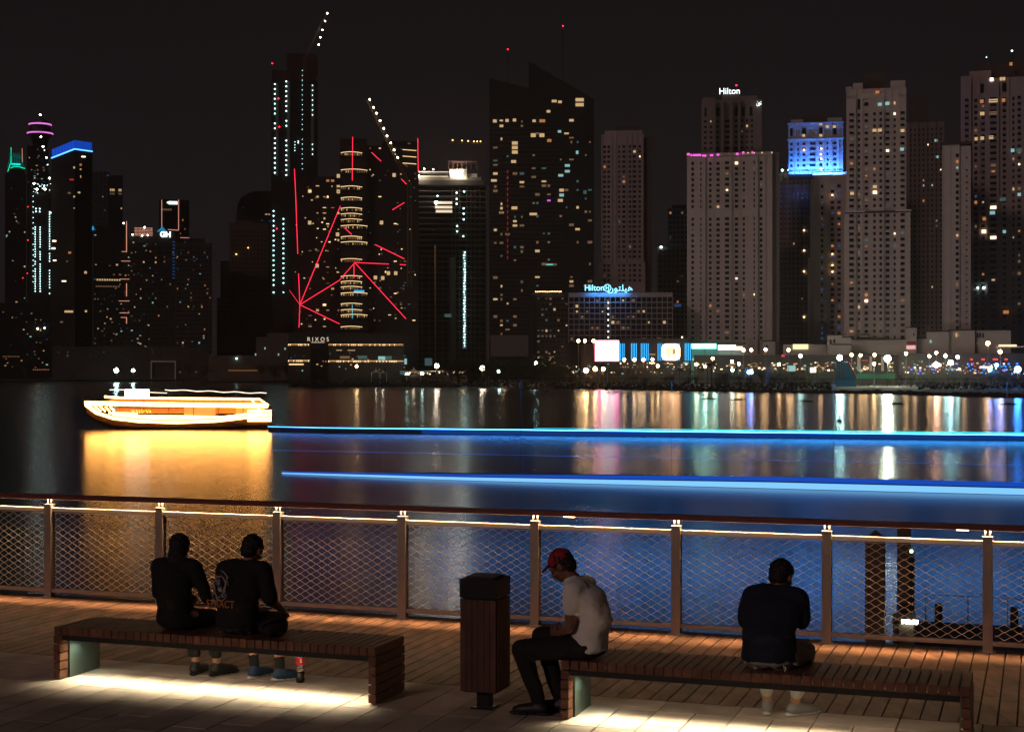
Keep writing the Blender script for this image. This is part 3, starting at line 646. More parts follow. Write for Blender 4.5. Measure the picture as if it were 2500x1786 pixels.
# ================================================================ FAR CITY
UNIT = {}
def unit(ma):
    if ma.name not in UNIT:
        q = MB(); q.box((0,0,0),(1,1,1),ma); me = bpy.data.meshes.new('window_pane'); me.from_pydata(q.v, [], q.f); me.materials.append(ma); UNIT[ma.name] = me
    return UNIT[ma.name]
class Tower:
    def __init__(s, name, label, cat, xc, D, group=None, seed=1):
        X = (xc-1250)/F*D; s.xc, s.D = xc, D; s.ca = D/math.hypot(X, D); s.r = random.Random(seed*31+int(xc))
        s.root = empty(name, (X, D, LAND), -math.atan2(X, D)); tag(s.root, label, cat, group)
        s.q = MB(); s.win = []; s.dots = 0
    def lx(s, x, d=0): return (x-s.xc)/F*(s.D+d)*s.ca
    def lz(s, y, d=0): return CAMZ-LAND-(y-HY)/F*(s.D+d)
    def box(s, x0, x1, y0, y1, ma, d0=0, d1=25, q=None):
        z1 = 0 if y1 is None else s.lz(y1)
        (q or s.q).span(s.lx(x0), s.lx(x1), d0, d1, z1, s.lz(y0), ma)
    def sprinkle(s, x0, x1, y0, y1, n_, d=-.3, pal=None):
        for k in range(int(n_*.62)):
            s.w(s.r.uniform(x0,x1), s.r.uniform(y0,y1), s.r.uniform(1.2,5), s.r.uniform(1,3), s.r.choice(pal or PALS), d)
    def grid(s, cols, y0, y1, pitch, wh, p, pal, d=0, dark=GLASS, skip=0, bal_=None):
        "cols: (centre x, width) in photo pixels"
        y = y0+pitch*.5
        while y < y1-pitch*.3:
            for c_ in cols:
                x, ww = c_[:2]; dd = d+(c_[2] if len(c_) > 2 else 0)
                if bal_ and ww >= 8: s.box(x-ww*.62, x+ww*.62, y+wh*.5, y+wh*.5+1.6, bal_, dd-.9, dd)
                if s.r.random() < skip: continue
                ma = s.r.choice(pal) if s.r.random() < p*.62 else dark
                k = s.r.uniform(.45,.95) if ma is not dark else 1
                s.win.append((ma is dark, s.lx(x), dd-.06, s.lz(y), ww*k*s.D/F, wh*k*s.D/F, ma))
            y += pitch
    def w(s, x, y, ww, hh, ma, d=-.1): s.win.append((False, s.lx(x), d-.08, s.lz(y), ww*s.D/F, hh*s.D/F, ma))
    def part(s, name, x0, x1, y0, y1, ma, d0=-.5, d1=0):
        q = MB(); s.box(x0,x1,y0,y1,ma,d0,d1,q); return q.build(name, s.root)
    def line(s, name, pts, r, ma, d=-.8):
        q = MB(); q.tube([(s.lx(x), d, s.lz(y)) for x, y in pts], r, ma, 6); return q.build(name, s.root)
    def dot(s, x, y, r, ma, name='work_lamp', d=-.8):
        q = MB(); q.ball((s.lx(x), d, s.lz(y)), r*s.D/F, ma, 6); return q.build(name, s.root)
    def done(s, wall='wall'):
        s.q.build(wall, s.root)
        s.win.sort(key=lambda t_: (t_[0], -t_[4]*t_[5]))
        for k, (dk_, x, y, z, ww, hh, ma) in enumerate(s.win[:100]):
            o = bpy.data.objects.new('window', unit(ma)); COL.objects.link(o); o.parent = s.root
            o.location = (x,y,z); o.scale = (ww,.22,hh)
        rest = s.win[100:]
        if rest:
            q = MB()
            for dk_, x, y, z, ww, hh, ma in rest: q.box((x,y,z),(ww,.22,hh),ma)
            tag(q.build('windows', s.root), kind='stuff')
        return s.root
beige = mat('beige_render', (.50,.41,.40), .9, var=.06, vscale=.15); beigem = mat('mid_beige_render', (.36,.28,.27), .9, var=.06, vscale=.15); beiged = mat('brown_and_shaded_render', (.19,.15,.145), .9, var=.08, vscale=.15)
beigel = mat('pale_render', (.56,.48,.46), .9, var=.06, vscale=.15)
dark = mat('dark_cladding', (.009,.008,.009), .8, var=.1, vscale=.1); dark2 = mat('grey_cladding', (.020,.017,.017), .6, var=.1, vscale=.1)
concr = mat('raw_concrete', (.09,.08,.075), .9, var=.15, vscale=.2); brown = mat('brown_and_shaded_wall', (.075,.05,.042), .8, var=.12, vscale=.12)
PAL = [WARM,WARM,WARMD,WARMD,WARMD,COOLD,COOL,ORNG]; PALJ = [WARMD,WARMD,WARMD,WARM,ORNG,COOLD,HOT,WARMD]
PALS = [WARM,WARMD,WARMD,COOL,WARMD,WARM,ORNG,COOLD,BLUEW]
def cols(x0, x1, n_, w_): return [(x0+(x1-x0)*(i+.5)/n_, w_) for i in range(n_)]
# ---- left group
G = 'distant towers on the left shore'
t = Tower('tower','dark tower with a glowing green lattice crown','tower',38,1350,G)
t.box(12,64,424,None,dark); t.grid(cols(12,64,7,4),440,920,12,4,.10,PAL,skip=.4)
q = MB(); cr = [(18,412),(22,382),(28,368),(50,368),(56,385),(60,412)]
tl = glow('teal_crown_light',(.0,.45,.42),.35); tlb = glow('bright_teal_light',(.02,.9,.85),1.4); grn = glow('green_led',(.01,.75,.35),1.6)
q.prism([(t.lx(x),4) for x in ()] or [(t.lx(18),0),(t.lx(60),0),(t.lx(60),18),(t.lx(18),18)], t.lz(424), t.lz(412), dark)
vs = [(t.lx(17),0,t.lz(412)),(t.lx(60),0,t.lz(412)),(t.lx(60),16,t.lz(412)),(t.lx(17),16,t.lz(412)),(t.lx(26),4,t.lz(372)),(t.lx(51),4,t.lz(372)),(t.lx(51),12,t.lz(372)),(t.lx(26),12,t.lz(372))]
q.add(vs, [(0,1,5,4),(1,2,6,5),(2,3,7,6),(3,0,4,7),(4,5,6,7)], mat('dark_teal_glass',(.01,.06,.07),.3)); q.build('crown', t.root)
for k in range(6):
    t.line('lattice_light',[(18+k*7,410),(28+k*5,374)],.16,tl,-.6); t.line('lattice_light',[(25+k*7,410),(24+k*4.5,374)],.16,tl,-.6)
t.part('crown_light',28,50,399,403,tlb); t.line('green_light',[(27,361),(27,395),(19,420)],.35,grn,-1); t.line('green_light',[(26,411),(34,407),(46,407),(61,411)],.35,grn,-1); t.line('fin_light',[(54,362),(55,395)],.25,PEACHL,-1)
t.sprinkle(14,62,440,900,30); t.done()
t = Tower('tower','slim tower ending in a drum with two magenta light rings','tower',92,1450,G)
t.box(66,118,356,None,dark); t.grid(cols(66,118,7,4),360,470,10,4,.16,[COOL,WARMD,COOLD],skip=.4)
q = MB(); mg = glow('magenta_ring_light',(.85,.18,.75),1.3); cx = t.lx(98); s_ = t.D/F
q.lathe([(15*s_,t.lz(356)),(22*s_,t.lz(330)),(30*s_,t.lz(326)),(30*s_,t.lz(320)),(25*s_,t.lz(316)),(25*s_,t.lz(302)),(27*s_,t.lz(300)),(20*s_,t.lz(292)),(8*s_,t.lz(286)),(1,t.lz(280))], (cx,12,0), dark2, 28); q.build('drum', t.root)
for y, rr in ((300,26.5),(322,30.5)):
    for k in range(26):
        a = math.pi+math.pi*(k+.5)/26; q = MB(); q.box((cx+rr*s_*math.cos(a),12+rr*s_*math.sin(a),t.lz(y)),(1.2,.5,1.3),mg, Matrix.Rotation(a+math.pi/2,3,'Z')); q.build('ring_light', t.root)
t.dot(98,281,2.2,WHITEDOT,'beacon'); t.sprinkle(68,116,370,450,22); t.done()
t = Tower('construction_tower','unfinished tower with columns of white work lamps behind the blue-topped tower','construction tower',102,1250,G)
t.box(74,128,470,None,dark); 
for x, ys in ((81,range(480,700,13)),(86,range(555,716,6)),(98,range(555,716,6)),(121,[*range(517,640,6),*range(660,720,7)])):
    for y in ys:
        if t.r.random() < .92: t.dot(x,y,1.0 if x != 81 else .7,CYANDOT)
for i in range(26): t.dot(t.r.uniform(82,126),t.r.uniform(446,472),t.r.uniform(.5,.9),CYANDOT)
for x, y, r_ in ((83,449,2.2),(90,463,2.6),(110,462,2.2),(100,335,2.0),(105,358,2.2),(108,367,1.6),(113,385,2.0),(116,402,1.6),(121,435,2.2),(88,510,1.3),(97,510,1.3),(88,517,1.3),(97,517,1.3),(124,519,1.3)): t.dot(x,y,r_,WHITEDOT if r_ > 1.8 else CYANDOT)
t.line('crane_boom',[(100,335),(105,358),(116,402),(122,440),(112,468)],.5,dark2)
for x, y in ((68,506),(68,587),(67,668),(56,679)): t.dot(x,y,1.1,REDLAMP,'red_beacon')
t.done()
t = Tower('tower','dark tower crowned by a bright blue louvred band','tower',182,1180,G)
bw = glow('blue_crown_light',(.008,.10,.80),.95); be = glow('blue_edge_light',(.12,.45,1),2.6)
fp = [(t.lx(182),0),(t.lx(226,6),10),(t.lx(222,40),50),(t.lx(126,58),58)]
q = MB(); q.prism(fp, 0, t.lz(366), dark); q.build('wall', t.root)
q = MB(); top = t.lz(342); q.prism([(fp[0][0],fp[0][1]+.4),(fp[1][0]-.4,fp[1][1]),(fp[2][0],fp[2][1]),(fp[3][0]+.4,fp[3][1])], t.lz(365.8), top, bw)
q.build('crown_screen', t.root)
for (a, b_) in ((fp[0],fp[1]),(fp[3],fp[0])):
    for k in range(17):
        f = k/16; q = MB(); x_, y_ = a[0]+(b_[0]-a[0])*f, a[1]+(b_[1]-a[1])*f; q.box((x_,y_-.3,(t.lz(365)+top)/2),(.35,.35,(top-t.lz(365))),mat('blue_louvre',(.02,.05,.2),.5)); q.build('louvre', t.root)
    q = MB(); q.tube([(a[0],a[1]-.5,t.lz(364)),(b_[0],b_[1]-.5,t.lz(364))], .5, be, 6); q.build('edge_light', t.root)
for x, y, w_, h_, m_ in ((204,381,10,3,HOT),(197,401,5,5,ORNG),(181,409,4,5,WARM),(197,412,4,3,WARM),(197,430,2,6,WARM),(175,438,10,3,glow('red_sign',(.8,.03,.03),.8)),(192,469,8,4,WARM),(169,470,7,4,WARMD),(181,480,4,4,WARM),(181,508,3,2,WARM),(182,531,3,3,COOL),(132,585,9,4,HOT),(130,603,9,4,HOT),(133,633,8,3,HOT),(170,616,7,5,ORNG),(182,615,3,5,WARM),(209,664,6,6,WARM),(156,685,10,3,HOT),(171,760,26,5,WARM),(210,759,5,5,WARM),(150,785,7,4,WARMD),(164,637,3,4,WARMD)): t.w(x,y,w_,h_,m_,d=-.2+(182-x)*.35 if x < 182 else 2)
t.grid(cols(186,222,4,4),400,900,14,4,.10,[WARMD],d=4,skip=.55)
t.win = [((d_, x_, (8 if x_ > 0 else 2)-0+abs(x_)*1.0 if False else y_, z_, a_, b_, m_)) for d_, x_, y_, z_, a_, b_, m_ in t.win]
t.q = MB(); t.done()
t = Tower('tower','curved tower with pale vertical stripes beside the blue-topped one','tower',246,1400,G)
q = MB()
for k in range(12):
    x0 = 226+k*3.3; y0 = 408+abs(k-4)**1.6*1.2; t.box(x0,x0+1.5,y0,None,mat('pale_stripe',(.11,.13,.14),.6),2,4)
t.box(226,266,418,None,dark,4,24); t.grid(cols(228,264,7,3),430,900,11,3,.10,[COOL,WARMD],skip=.6,d=1.6); t.done()
t = Tower('tower','dark rectangular tower with a lit upper floor right of the striped one','tower',283,1330,G)
t.box(264,300,428,None,dark); t.grid(cols(266,299,6,4),470,910,11,4,.16,PAL,skip=.4)
for x in (270,274,278,291,295): t.w(x,464,2.6,6,WARM); t.w(x,473,2.6,4,WARMD)
t.dot(248,353 if False else 420,.1,REDLAMP,'red_beacon'); t.w(263,429,6,3,BLUEW); t.done()
t = Tower('tower','wide dark block with scattered yellow windows','apartment block',265,1150,G)
t.box(228,305,552,None,dark); t.grid(cols(228,305,10,5),640,900,12,4,.30,[WARMD,WARM,WARMD,COOLD],skip=.35)
for x in range(238,300,6):
    if t.r.random() < .8: t.w(x,683,4,4,WARM); t.w(x-2,699,4,3,WARMD)
q = MB(); q.add([(t.lx(225),0,t.lz(562)),(t.lx(236),0,t.lz(562)),(t.lx(226),0,t.lz(552)),(t.lx(225),3,t.lz(562)),(t.lx(236),3,t.lz(562)),(t.lx(226),3,t.lz(552))],[(0,1,2),(5,4,3),(0,2,5,3),(1,4,5,2)],glow('cyan_roof_glow',(.02,.5,.9),.9)); q.build('roof_light', t.root); t.sprinkle(230,303,560,900,50); t.done()
t = Tower('tower','tower outlined by peach light lines with a lit rooftop frame','tower',342,1100,G)
t.box(303,384,577,None,dark2); t.grid(cols(303,384,11,4),590,900,11,4,.16,PAL,skip=.25)
t.line('light_line',[(309,541),(309,616)],.3,PEACHL); t.line('light_line',[(309,692),(309,724)],.3,PEACHL); t.line('light_line',[(309,775),(309,790)],.3,PEACHL)
for y, a, b_ in ((615,297,309),(638,296,318),(682,293,316),(735,290,316),(764,292,316),(775,295,309)): t.line('light_line',[(a,y),(b_,y)],.22,PEACHL)
t.dot(302,546,2.2,CYANDOT,'flood_lamp'); t.dot(353,555,2.2,WHITEDOT,'flood_lamp'); t.dot(324,573,1.8,WHITEDOT,'flood_lamp'); t.dot(347,575,1.8,WHITEDOT,'flood_lamp'); t.dot(361,574,1.6,WHITEDOT,'flood_lamp')
for k in range(6): t.line('rooftop_beam',[(328,556+k*3.6),(373,556+k*3.6)],.2,PEACHL,1)
for k in range(6): t.line('rooftop_post',[(328+k*9,555),(328+k*9,577)],.2,dark2,1)
t.sprinkle(305,382,590,900,60,pal=[COOL,WARM,COOL,BLUEW,WARMD]); t.done()
t = Tower('tower','dark tower framed by two peach light lines and a small white sign','tower',425,1300,G)
t.box(388,462,487,None,dark); t.grid(cols(438,460,4,4),520,600,11,4,.25,PAL,skip=.3)
t.line('light_line',[(395,489),(395,560)],.3,PEACHL); t.line('light_line',[(436,487),(436,562)],.3,PEACHL); t.line('light_line',[(410,561),(436,562)],.3,PEACHL)
wsg = glow('white_sign_light',(.8,1,1),2.4)
for k in range(5): t.part('sign_letter',412+k*4.4,415.4+k*4.4,491.5,499,wsg)
q = MB(); q.ball((t.lx(409.5),-.4,t.lz(495)),.7,wsg,6); q.build('sign_mark', t.root)
for k in range(5): t.w(397+k*5,512,3.6,4.5,WARMD); 
t.line('light_line',[(440,580),(462,580)],.25,PEACHL); t.line('light_line',[(439,622),(452,622)],.2,PEACHL); t.line('light_line',[(480,589),(480,597)],.25,PEACHL); t.line('light_line',[(491,589),(491,598)],.25,PEACHL); t.done()
t = Tower('tower','slim tower with a blue pyramid roof and the white letters GH','hotel tower',404,1080,G)
t.box(382,428,566,None,dark2,0,18); t.grid(cols(384,426,6,4),600,900,11,4,.10,[ORNG,WARMD,WARMD],skip=.2)
q = MB(); pb_ = glow('blue_roof_light_glow',(.02,.36,.62),.6); x0,x1,xm = t.lx(382),t.lx(409),t.lx(396)
q.add([(x0,2,t.lz(566)),(x1,2,t.lz(566)),(x1,14,t.lz(566)),(x0,14,t.lz(566)),(xm,8,t.lz(550))],[(3,2,1,0),(0,1,4),(1,2,4),(2,3,4),(3,0,4)],pb_); q.build('roof', t.root)
text('sign', 'GH', (t.lx(404),-.6,t.lz(573)), 5.2, glow('bright_white_sign',(.85,1,1),5), t.root, extrude=.15, offset=.12)
for k in range(12): t.w(424,590+k*8,6,2.5,BLUEW)
t.done()
t = Tower('tower','pale grey apartment tower with many small warm windows','apartment tower',475,1080,G)
t.box(428,518,592,None,mat('dim_grey_render',(.055,.047,.043),.9)); t.box(455,500,582,592,dark2); t.grid(cols(430,516,13,4),600,900,11,4.5,.15,PAL,skip=.05); t.sprinkle(430,516,600,900,45); t.done()
t = Tower('tower','dark bullet-shaped tower behind the beige apartment tower','tower',640,1500,G)
q = MB()
prof = [(577,530),(580,500),(588,484),(602,474),(622,467),(655,466),(720,466)]
q.prism([(t.lx(577),0),(t.lx(720),0),(t.lx(720),30),(t.lx(577),30)],0,t.lz(530),dark)
for (xa,ya),(xb,yb) in zip(prof,prof[1:]): q.add([(t.lx(xa),0,t.lz(530)),(t.lx(720),0,t.lz(530)),(t.lx(720),0,t.lz(yb)),(t.lx(xb),0,t.lz(yb)),(t.lx(xa),0,t.lz(ya)),(t.lx(xa),30,t.lz(530)),(t.lx(720),30,t.lz(530)),(t.lx(720),30,t.lz(yb)),(t.lx(xb),30,t.lz(yb)),(t.lx(xa),30,t.lz(ya))],[(0,1,2,3,4),(9,8,7,6,5),(4,3,8,9)],dark)
q.build('wall', t.root); t.q = MB()
for x, y, w_, m_ in ((594,507,2,BLUEW),(640,538,4,BLUEW),(660,539,6,BLUEW),(650,523,5,WARM),(657,523,4,WARM)): t.w(x,y,w_,2.5,m_)
t.done()
t = Tower('tower','beige apartment tower with stepped lower wings','apartment tower',600,1150,G)
t.box(560,655,545,None,brown); t.box(575,620,538,545,brown,2,18); t.box(530,562,728,None,brown,-8,12); t.box(600,665,745,None,brown,-12,-.5); t.box(538,560,635,728,dark,8,20)
t.grid(cols(564,652,10,3.4),560,740,11,5,.025,[WARMD,ORNG],dark=GLASS); t.grid(cols(602,662,7,3.4),750,800,11,5,.04,[WARMD],d=-12); t.grid(cols(532,560,4,3.4),735,830,11,5,.02,[WARMD],d=-8)
t.dot(577,621,1.6,glow('amber_lamp',(1,.5,.1),7),'lamp'); t.dot(606,605,1.4,MATS['amber_lamp'],'lamp'); t.done()
# tall construction tower and its crane
t = Tower('construction_tower','very tall unfinished tower with columns of white work lamps','construction tower',715,1250)
dred = mat('dark_red_net',(.05,.018,.016),.9); t.box(662,776,196,None,dark); t.box(664,772,172,196,dred,1,24); t.box(700,776,128,172,dred,4,20)
for x, y0, y1, st, rr, sk in ((671,207,434,12,1.5,(285,298)),(699,200,428,12,1.5,(275,285)),(738,172,412,12,.55,()),(763,208,376,12,.9,(285,345)),(668,516,702,12,1.5,()),(692,535,702,12,1.5,()),(668,714,716,12,1.5,()),(692,714,716,12,1.2,()),(720,347,370,7,.7,()),(728,345,352,4,1.0,())):
    y = y0
    while y <= y1:
        if not (sk and sk[0] <= y <= sk[1]) and not 318 < y < 334: t.dot(x,y,rr,CYANDOT)
        y += st
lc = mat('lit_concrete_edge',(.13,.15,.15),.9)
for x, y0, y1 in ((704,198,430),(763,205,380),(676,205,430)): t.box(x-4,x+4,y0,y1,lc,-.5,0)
for x, y in ((665,157),(680,242),(682,311),(676,559)): t.dot(x,y,1.6,REDLAMP,'red_beacon')
t.done()
def crane(name, label, xc, D, pts, lamps, ma, rad, mast=None):
    t = Tower(name, label, 'crane', xc, D, 'tower cranes above the building sites')
    (xa,ya),(xb,yb) = pts[0], pts[-1]
    q = MB(); L0, L1 = Vector((t.lx(xa),0,t.lz(ya))), Vector((t.lx(xb),0,t.lz(yb))); d = (L1-L0).normalized(); sd_ = d.cross(Vector((0,1,0)))
    ym = mat('crane_yellow',(.16,.10,.03),.6); N = 22
    for o_ in (Vector((0,-.8,0)), Vector((0,.8,0)), sd_*1.3): q.tube([L0+o_, L1+o_], .14, ym, 5)
    for k in range(N):
        a = L0.lerp(L1,k/N); b_ = L0.lerp(L1,(k+1)/N); q.tube([a+Vector((0,-.8,0)), b_+sd_*1.3], .08, ym, 4); q.tube([a+sd_*1.3, b_+Vector((0,.8,0))], .08, ym, 4)
    q.build('boom', t.root)
    for x, y in lamps: t.dot(x,y,rad,ma,'lamp',-1.2)
    if mast:
        q = MB()
        x, y0, y1 = mast; A, B = t.lz(y1), t.lz(y0)
        for ox in (-.9,.9):
            for oy in (-.9,.9): q.tube([(t.lx(x)+ox,oy,A),(t.lx(x)+ox,oy,B)], .12, ym, 4)
        zz = A
        while zz < B-2: q.tube([(t.lx(x)-.9,-.9,zz),(t.lx(x)+.9,-.9,zz+1.8)], .07, ym, 4); zz += 1.8
        q.build('mast', t.root)
    t.q = MB(); t.done()
crane('crane','luffing crane boom with five white lamps above the tallest tower',770,1250,[(742,150),(799,31)],[(799,33),(794,52),(787,74),(782,92),(778,110)],WHITEDOT,1.6,(744,150,178))
crane('crane','crane boom strung with nine star-bright lamps over the red-lined hotel',940,690,[(1000,445),(902,243)],[(903,245),(912,264),(919,278),(928,296),(937,315),(945,333),(954,350),(962,367),(971,385)],WHITEDOT,2.1,(1000,445,700))
crane('crane','level crane jib with a row of six orange lamps',1140,950,[(1096,349),(1182,352)],[(1105,343),(1128,344),(1143,345),(1157,346),(1165,346),(1173,346)],glow('orange_crane_lamp',(1,.55,.15),9),1.3,(1178,352,560))
# red-lined hotel
t = Tower('hotel','dark hotel tower crossed by red light lines above lit curved balconies','hotel',850,720)
t.box(716,830,430,None,dark,3,25); t.box(830,896,338,None,dark,0,24); t.box(896,1024,352,None,dark,4,26); t.box(935,1024,338,352,dark,6,22)
for y in (373,415,456,483,508.5,522.5,536,551,578,591,632.6,674,687,700,715,741,756,768,797):
    x1_ = 897 if y in (415,551,591,768,715) else 884
    q = MB(); pts_ = []
    for k in range(9): f = k/8; pts_.append((t.lx(832+(x1_-832)*f), -1.0-1.6*math.sin(math.pi*f), t.lz(y+1-1.6*math.sin(math.pi*f))))
    q.tube(pts_, .13, GOLDL, 5); q.build('balcony_light', t.root)
    q = MB(); q.span(t.lx(832),t.lx(x1_),-1.4,0,t.lz(y+9),t.lz(y+7.8),dark2); q.build('balcony', t.root)
    for k in range(12):
        if t.r.random() < .75: t.w(834+(x1_-836)*k/11, y+4, 2.2, 4.5, t.r.choice([WARMD,WARMD,WARM]))
for k in range(44):
    x = t.r.choice([757,775,792,800,812,826]); y = 440+t.r.randrange(28)*13.2
    t.w(x,y,t.r.choice([4,7,8]),t.r.choice([1.2,2,5]),t.r.choice([WARM,WARM,GOLDL,WARMD,ORNG]),d=2.8)
for k in range(64):
    x = t.r.choice([904,915,928,942,952,966,980,990,1000,1012]); y = 345+t.r.randrange(34)*13.2
    if 450 < y < 640 and t.r.random() < .75: continue
    t.w(x,y,t.r.choice([3,5,7]),t.r.choice([1.2,2,4]),t.r.choice([WARM,GOLDL,WARMD,WARMD,COOLD]),d=3.8)
for y in (355,371,388): t.line('balcony_light',[(984,y+6),(1018,y+8)],.14,GOLDL,3)
for x, y in ((756,466),(756,543),(826,428),(826,466),(824,571),(774,648),(963,424),(932,541),(949,665),(967,665),(917,676),(935,677)): t.w(x,y,8,9,WARM,d=3)
RL = [[(720,417),(723,480),(728,622)],[(730,670),(733,745),(731,800)],[(733,745),(831,505)],[(733,745),(829,685),(866,642),(949,645)],[(864,643),(864,680)],[(866,642),(991,778)],[(733,745),(829,791)],[(708,710),(733,745)],[(861,337),(860,443)],[(1020,338),(1021,420)],[(841,558),(859,574)],[(907,374),(930,395)],[(958,513),(987,495)],[(916,598),(987,632)],[(976,646),(991,647)],[(980,438),(992,450)]]
for L_ in RL: t.line('red_light_line', L_, .17 if L_[0] != (708,710) else .08, REDL, -3.6)
t.line('cyan_light_line',[(860,745),(860,778)],.14,glow('cyan_led',(.05,.7,.9),1.0),-3.4)
t.part('blue_sign',864,889,709,714,glow('blue_neon',(.05,.5,1),1.0),-3.6,-3.3)
t.sprinkle(720,828,440,800,70,2.6,[GOLDL,WARM,WARMD,WARMD]); t.sprinkle(898,1020,380,800,80,3.6,[GOLDL,WARM,WARMD,COOLD]); t.done()
t = Tower('hotel_podium','low dark hotel podium edged by rows of warm lamps and the RIXOS sign','hotel',845,690)
t.box(705,1000,812,None,dark,0,20); t.box(705,758,845,None,dark2,-4,-.2); t.box(802,985,846,None,dark2,-4,-.2)
for a, b_, y in ((706,755,842),(803,984,842),(706,757,881),(803,985,882)):
    x = a
    while x < b_: q = MB(); q.box((t.lx(x),-4.4,t.lz(y)),(.35,.3,.75),ORNG if t.r.random() < .5 else GOLDL); q.build('edge_lamp', t.root); x += 4.0
    t.line('light_line',[(a,y-1.5),(b_,y-1.5)],.10,GOLDL,-4.3)
t.part('light_band',707,742,888,890.5,GOLDL,-4.6,-4.2)
text('sign','R I X O S',(t.lx(777),-4.6,t.lz(829)),2.6,glow('ivory_sign',(1,.85,.65),1.0),t.root,extrude=.05,offset=-.02,sx=.95)
t.line('sign_underline',[(761,836),(793,836)],.10,MATS['ivory_sign'],-4.6)
for x, y, w_, h_, m_ in ((828,855,14,1.5,WARM),(858,855,18,1.5,WARM),(885,872,22,8,COOLD),(932,874,18,9,COOL),(948,873,16,8,COOLD),(842,872,24,6,WARMD),(990,882,6,14,COOL)): t.w(x,y,w_,h_,m_,d=-4.2)
t.sprinkle(710,990,860,905,60,-4.3); t.done()
# unfinished concrete block
t = Tower('construction_block','unfinished concrete block with a floodlit rooftop and open floors','construction site',1085,800)
lit = mat('pale_concrete',(.45,.42,.38),.9)
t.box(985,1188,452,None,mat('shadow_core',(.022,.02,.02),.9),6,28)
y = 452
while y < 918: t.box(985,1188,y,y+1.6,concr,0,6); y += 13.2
for x in (985,1000,1014,1030,1048,1064,1080,1096,1104,1112,1122,1140,1150,1160,1172,1187): t.box(x-.9,x+.9,620 if x < 1100 else 452,None,concr,.4,5.6)
t.box(1098,1112,628,None,concr,-.2,.3); t.box(985,1180,440,452,dark2,-1,8); t.box(1000,1175,432,440,concr,0,10)
t.box(1020,1095,418,420,lit,1,12); t.box(1020,1095,429,431,lit,1,12); t.box(1098,1140,413,438,lit,0,12); t.box(1140,1165,422,438,lit,2,12)
t.box(1094,1166,393,396,dred,-1,13)
for x in (1095,1106,1117,1128,1139,1150,1163): t.box(x-.7,x+.7,396,413,dred,0,1)
t.line('hoist_mast',[(1062,600),(1062,912)],.5,mat('orange_steel',(.25,.10,.03),.6),-2.5)
lamp('roof_flood','POINT',(t.lx(1118),-4,t.lz(420)),9000,(1,.85,.6),t.root,rad=.8); lamp('roof_flood','POINT',(t.lx(1030),-4,t.lz(428)),6000,(1,.85,.6),t.root,rad=.8)
for x, y, r_, m_ in ((1020,432,4.2,WHITEDOT),(1125,420,4.0,WHITEDOT),(1065,496,4.2,WHITEDOT),(1036,414,1.8,WHITEDOT),(1058,415,1.4,WHITEDOT)): t.dot(x,y,r_,m_,'flood_lamp',-2.5)
for x, y in ((1068,479),(1115,471),(1115,486),(1115,498),(1133,468),(1132,509),(1132,522),(1132,536),(1116,552),(1116,565),(1131,577)): t.dot(x,y,1.9,CYANDOT,'work_lamp',-1)
for k in range(34): y = 616+k*6.9; t.dot(1134+t.r.uniform(-1.5,1.5),y,t.r.choice([1.0,1.5,1.9]),CYANDOT,'work_lamp',-1)
t.part('lit_shaft',1130,1138,612,850,glow('dim_teal_shaft',(.15,.4,.42),.35),-.4,-.1)
for y, x0, x1 in ((492,1065,1104),(503,1062,1104),(513,1064,1104)): t.part('lit_floor',x0,x1,y,y+6,glow('lit_interior',(1,.8,.55),.9),-.6,-.1)
t.part('lit_floor',1085,1102,766,774,COOLD); t.part('lit_opening',1037,1055,874,892,COOLD); t.part('lit_opening',985,991,874,890,COOL); t.done()
# dark glass twin
t = Tower('tower','pair of joined dark glass towers with slanted tops and red mast lights','tower',1320,930)
q = MB()
q.prism([(t.lx(1194),4),(t.lx(1291),4),(t.lx(1291),34),(t.lx(1194),34)],0,[t.lz(188),t.lz(212),t.lz(212),t.lz(188)],dark)
q.prism([(t.lx(1291),0),(t.lx(1450),0),(t.lx(1450),36),(t.lx(1291),36)],0,[t.lz(150),t.lz(243),t.lz(243),t.lz(150)],dark)
q.build('wall', t.root); t.q = MB()
for x, y0, y1 in ((1239,113,196),(1375,56,196)): t.line('mast',[(x,y0),(x,y1)],.25,dark2,10); t.dot(x,y0,1.7,REDLAMP,'red_beacon',9)
bal = mat('balcony_slab',(.075,.068,.066),.8)
y = 300
while y < 900: t.box(1196,1290,y,y+1.0,bal,3,4); t.box(1292,1375,y+2,y+3,bal,-1,0); y += 10.6
for k in range(130):
    left = t.r.random() < .5
    x = t.r.choice([1209,1224,1239,1257,1274] if left else [1303,1312,1328,1340,1369,1383,1395,1410,1430,1440]); y = 295+t.r.randrange(52)*10.6
    t.w(x,y,t.r.choice([4,6,9,11]),t.r.choice([4,5,6]),t.r.choice([WARM,WARMD,WARMD,WARMD,COOLD]),d=2.8 if left else -1.2)
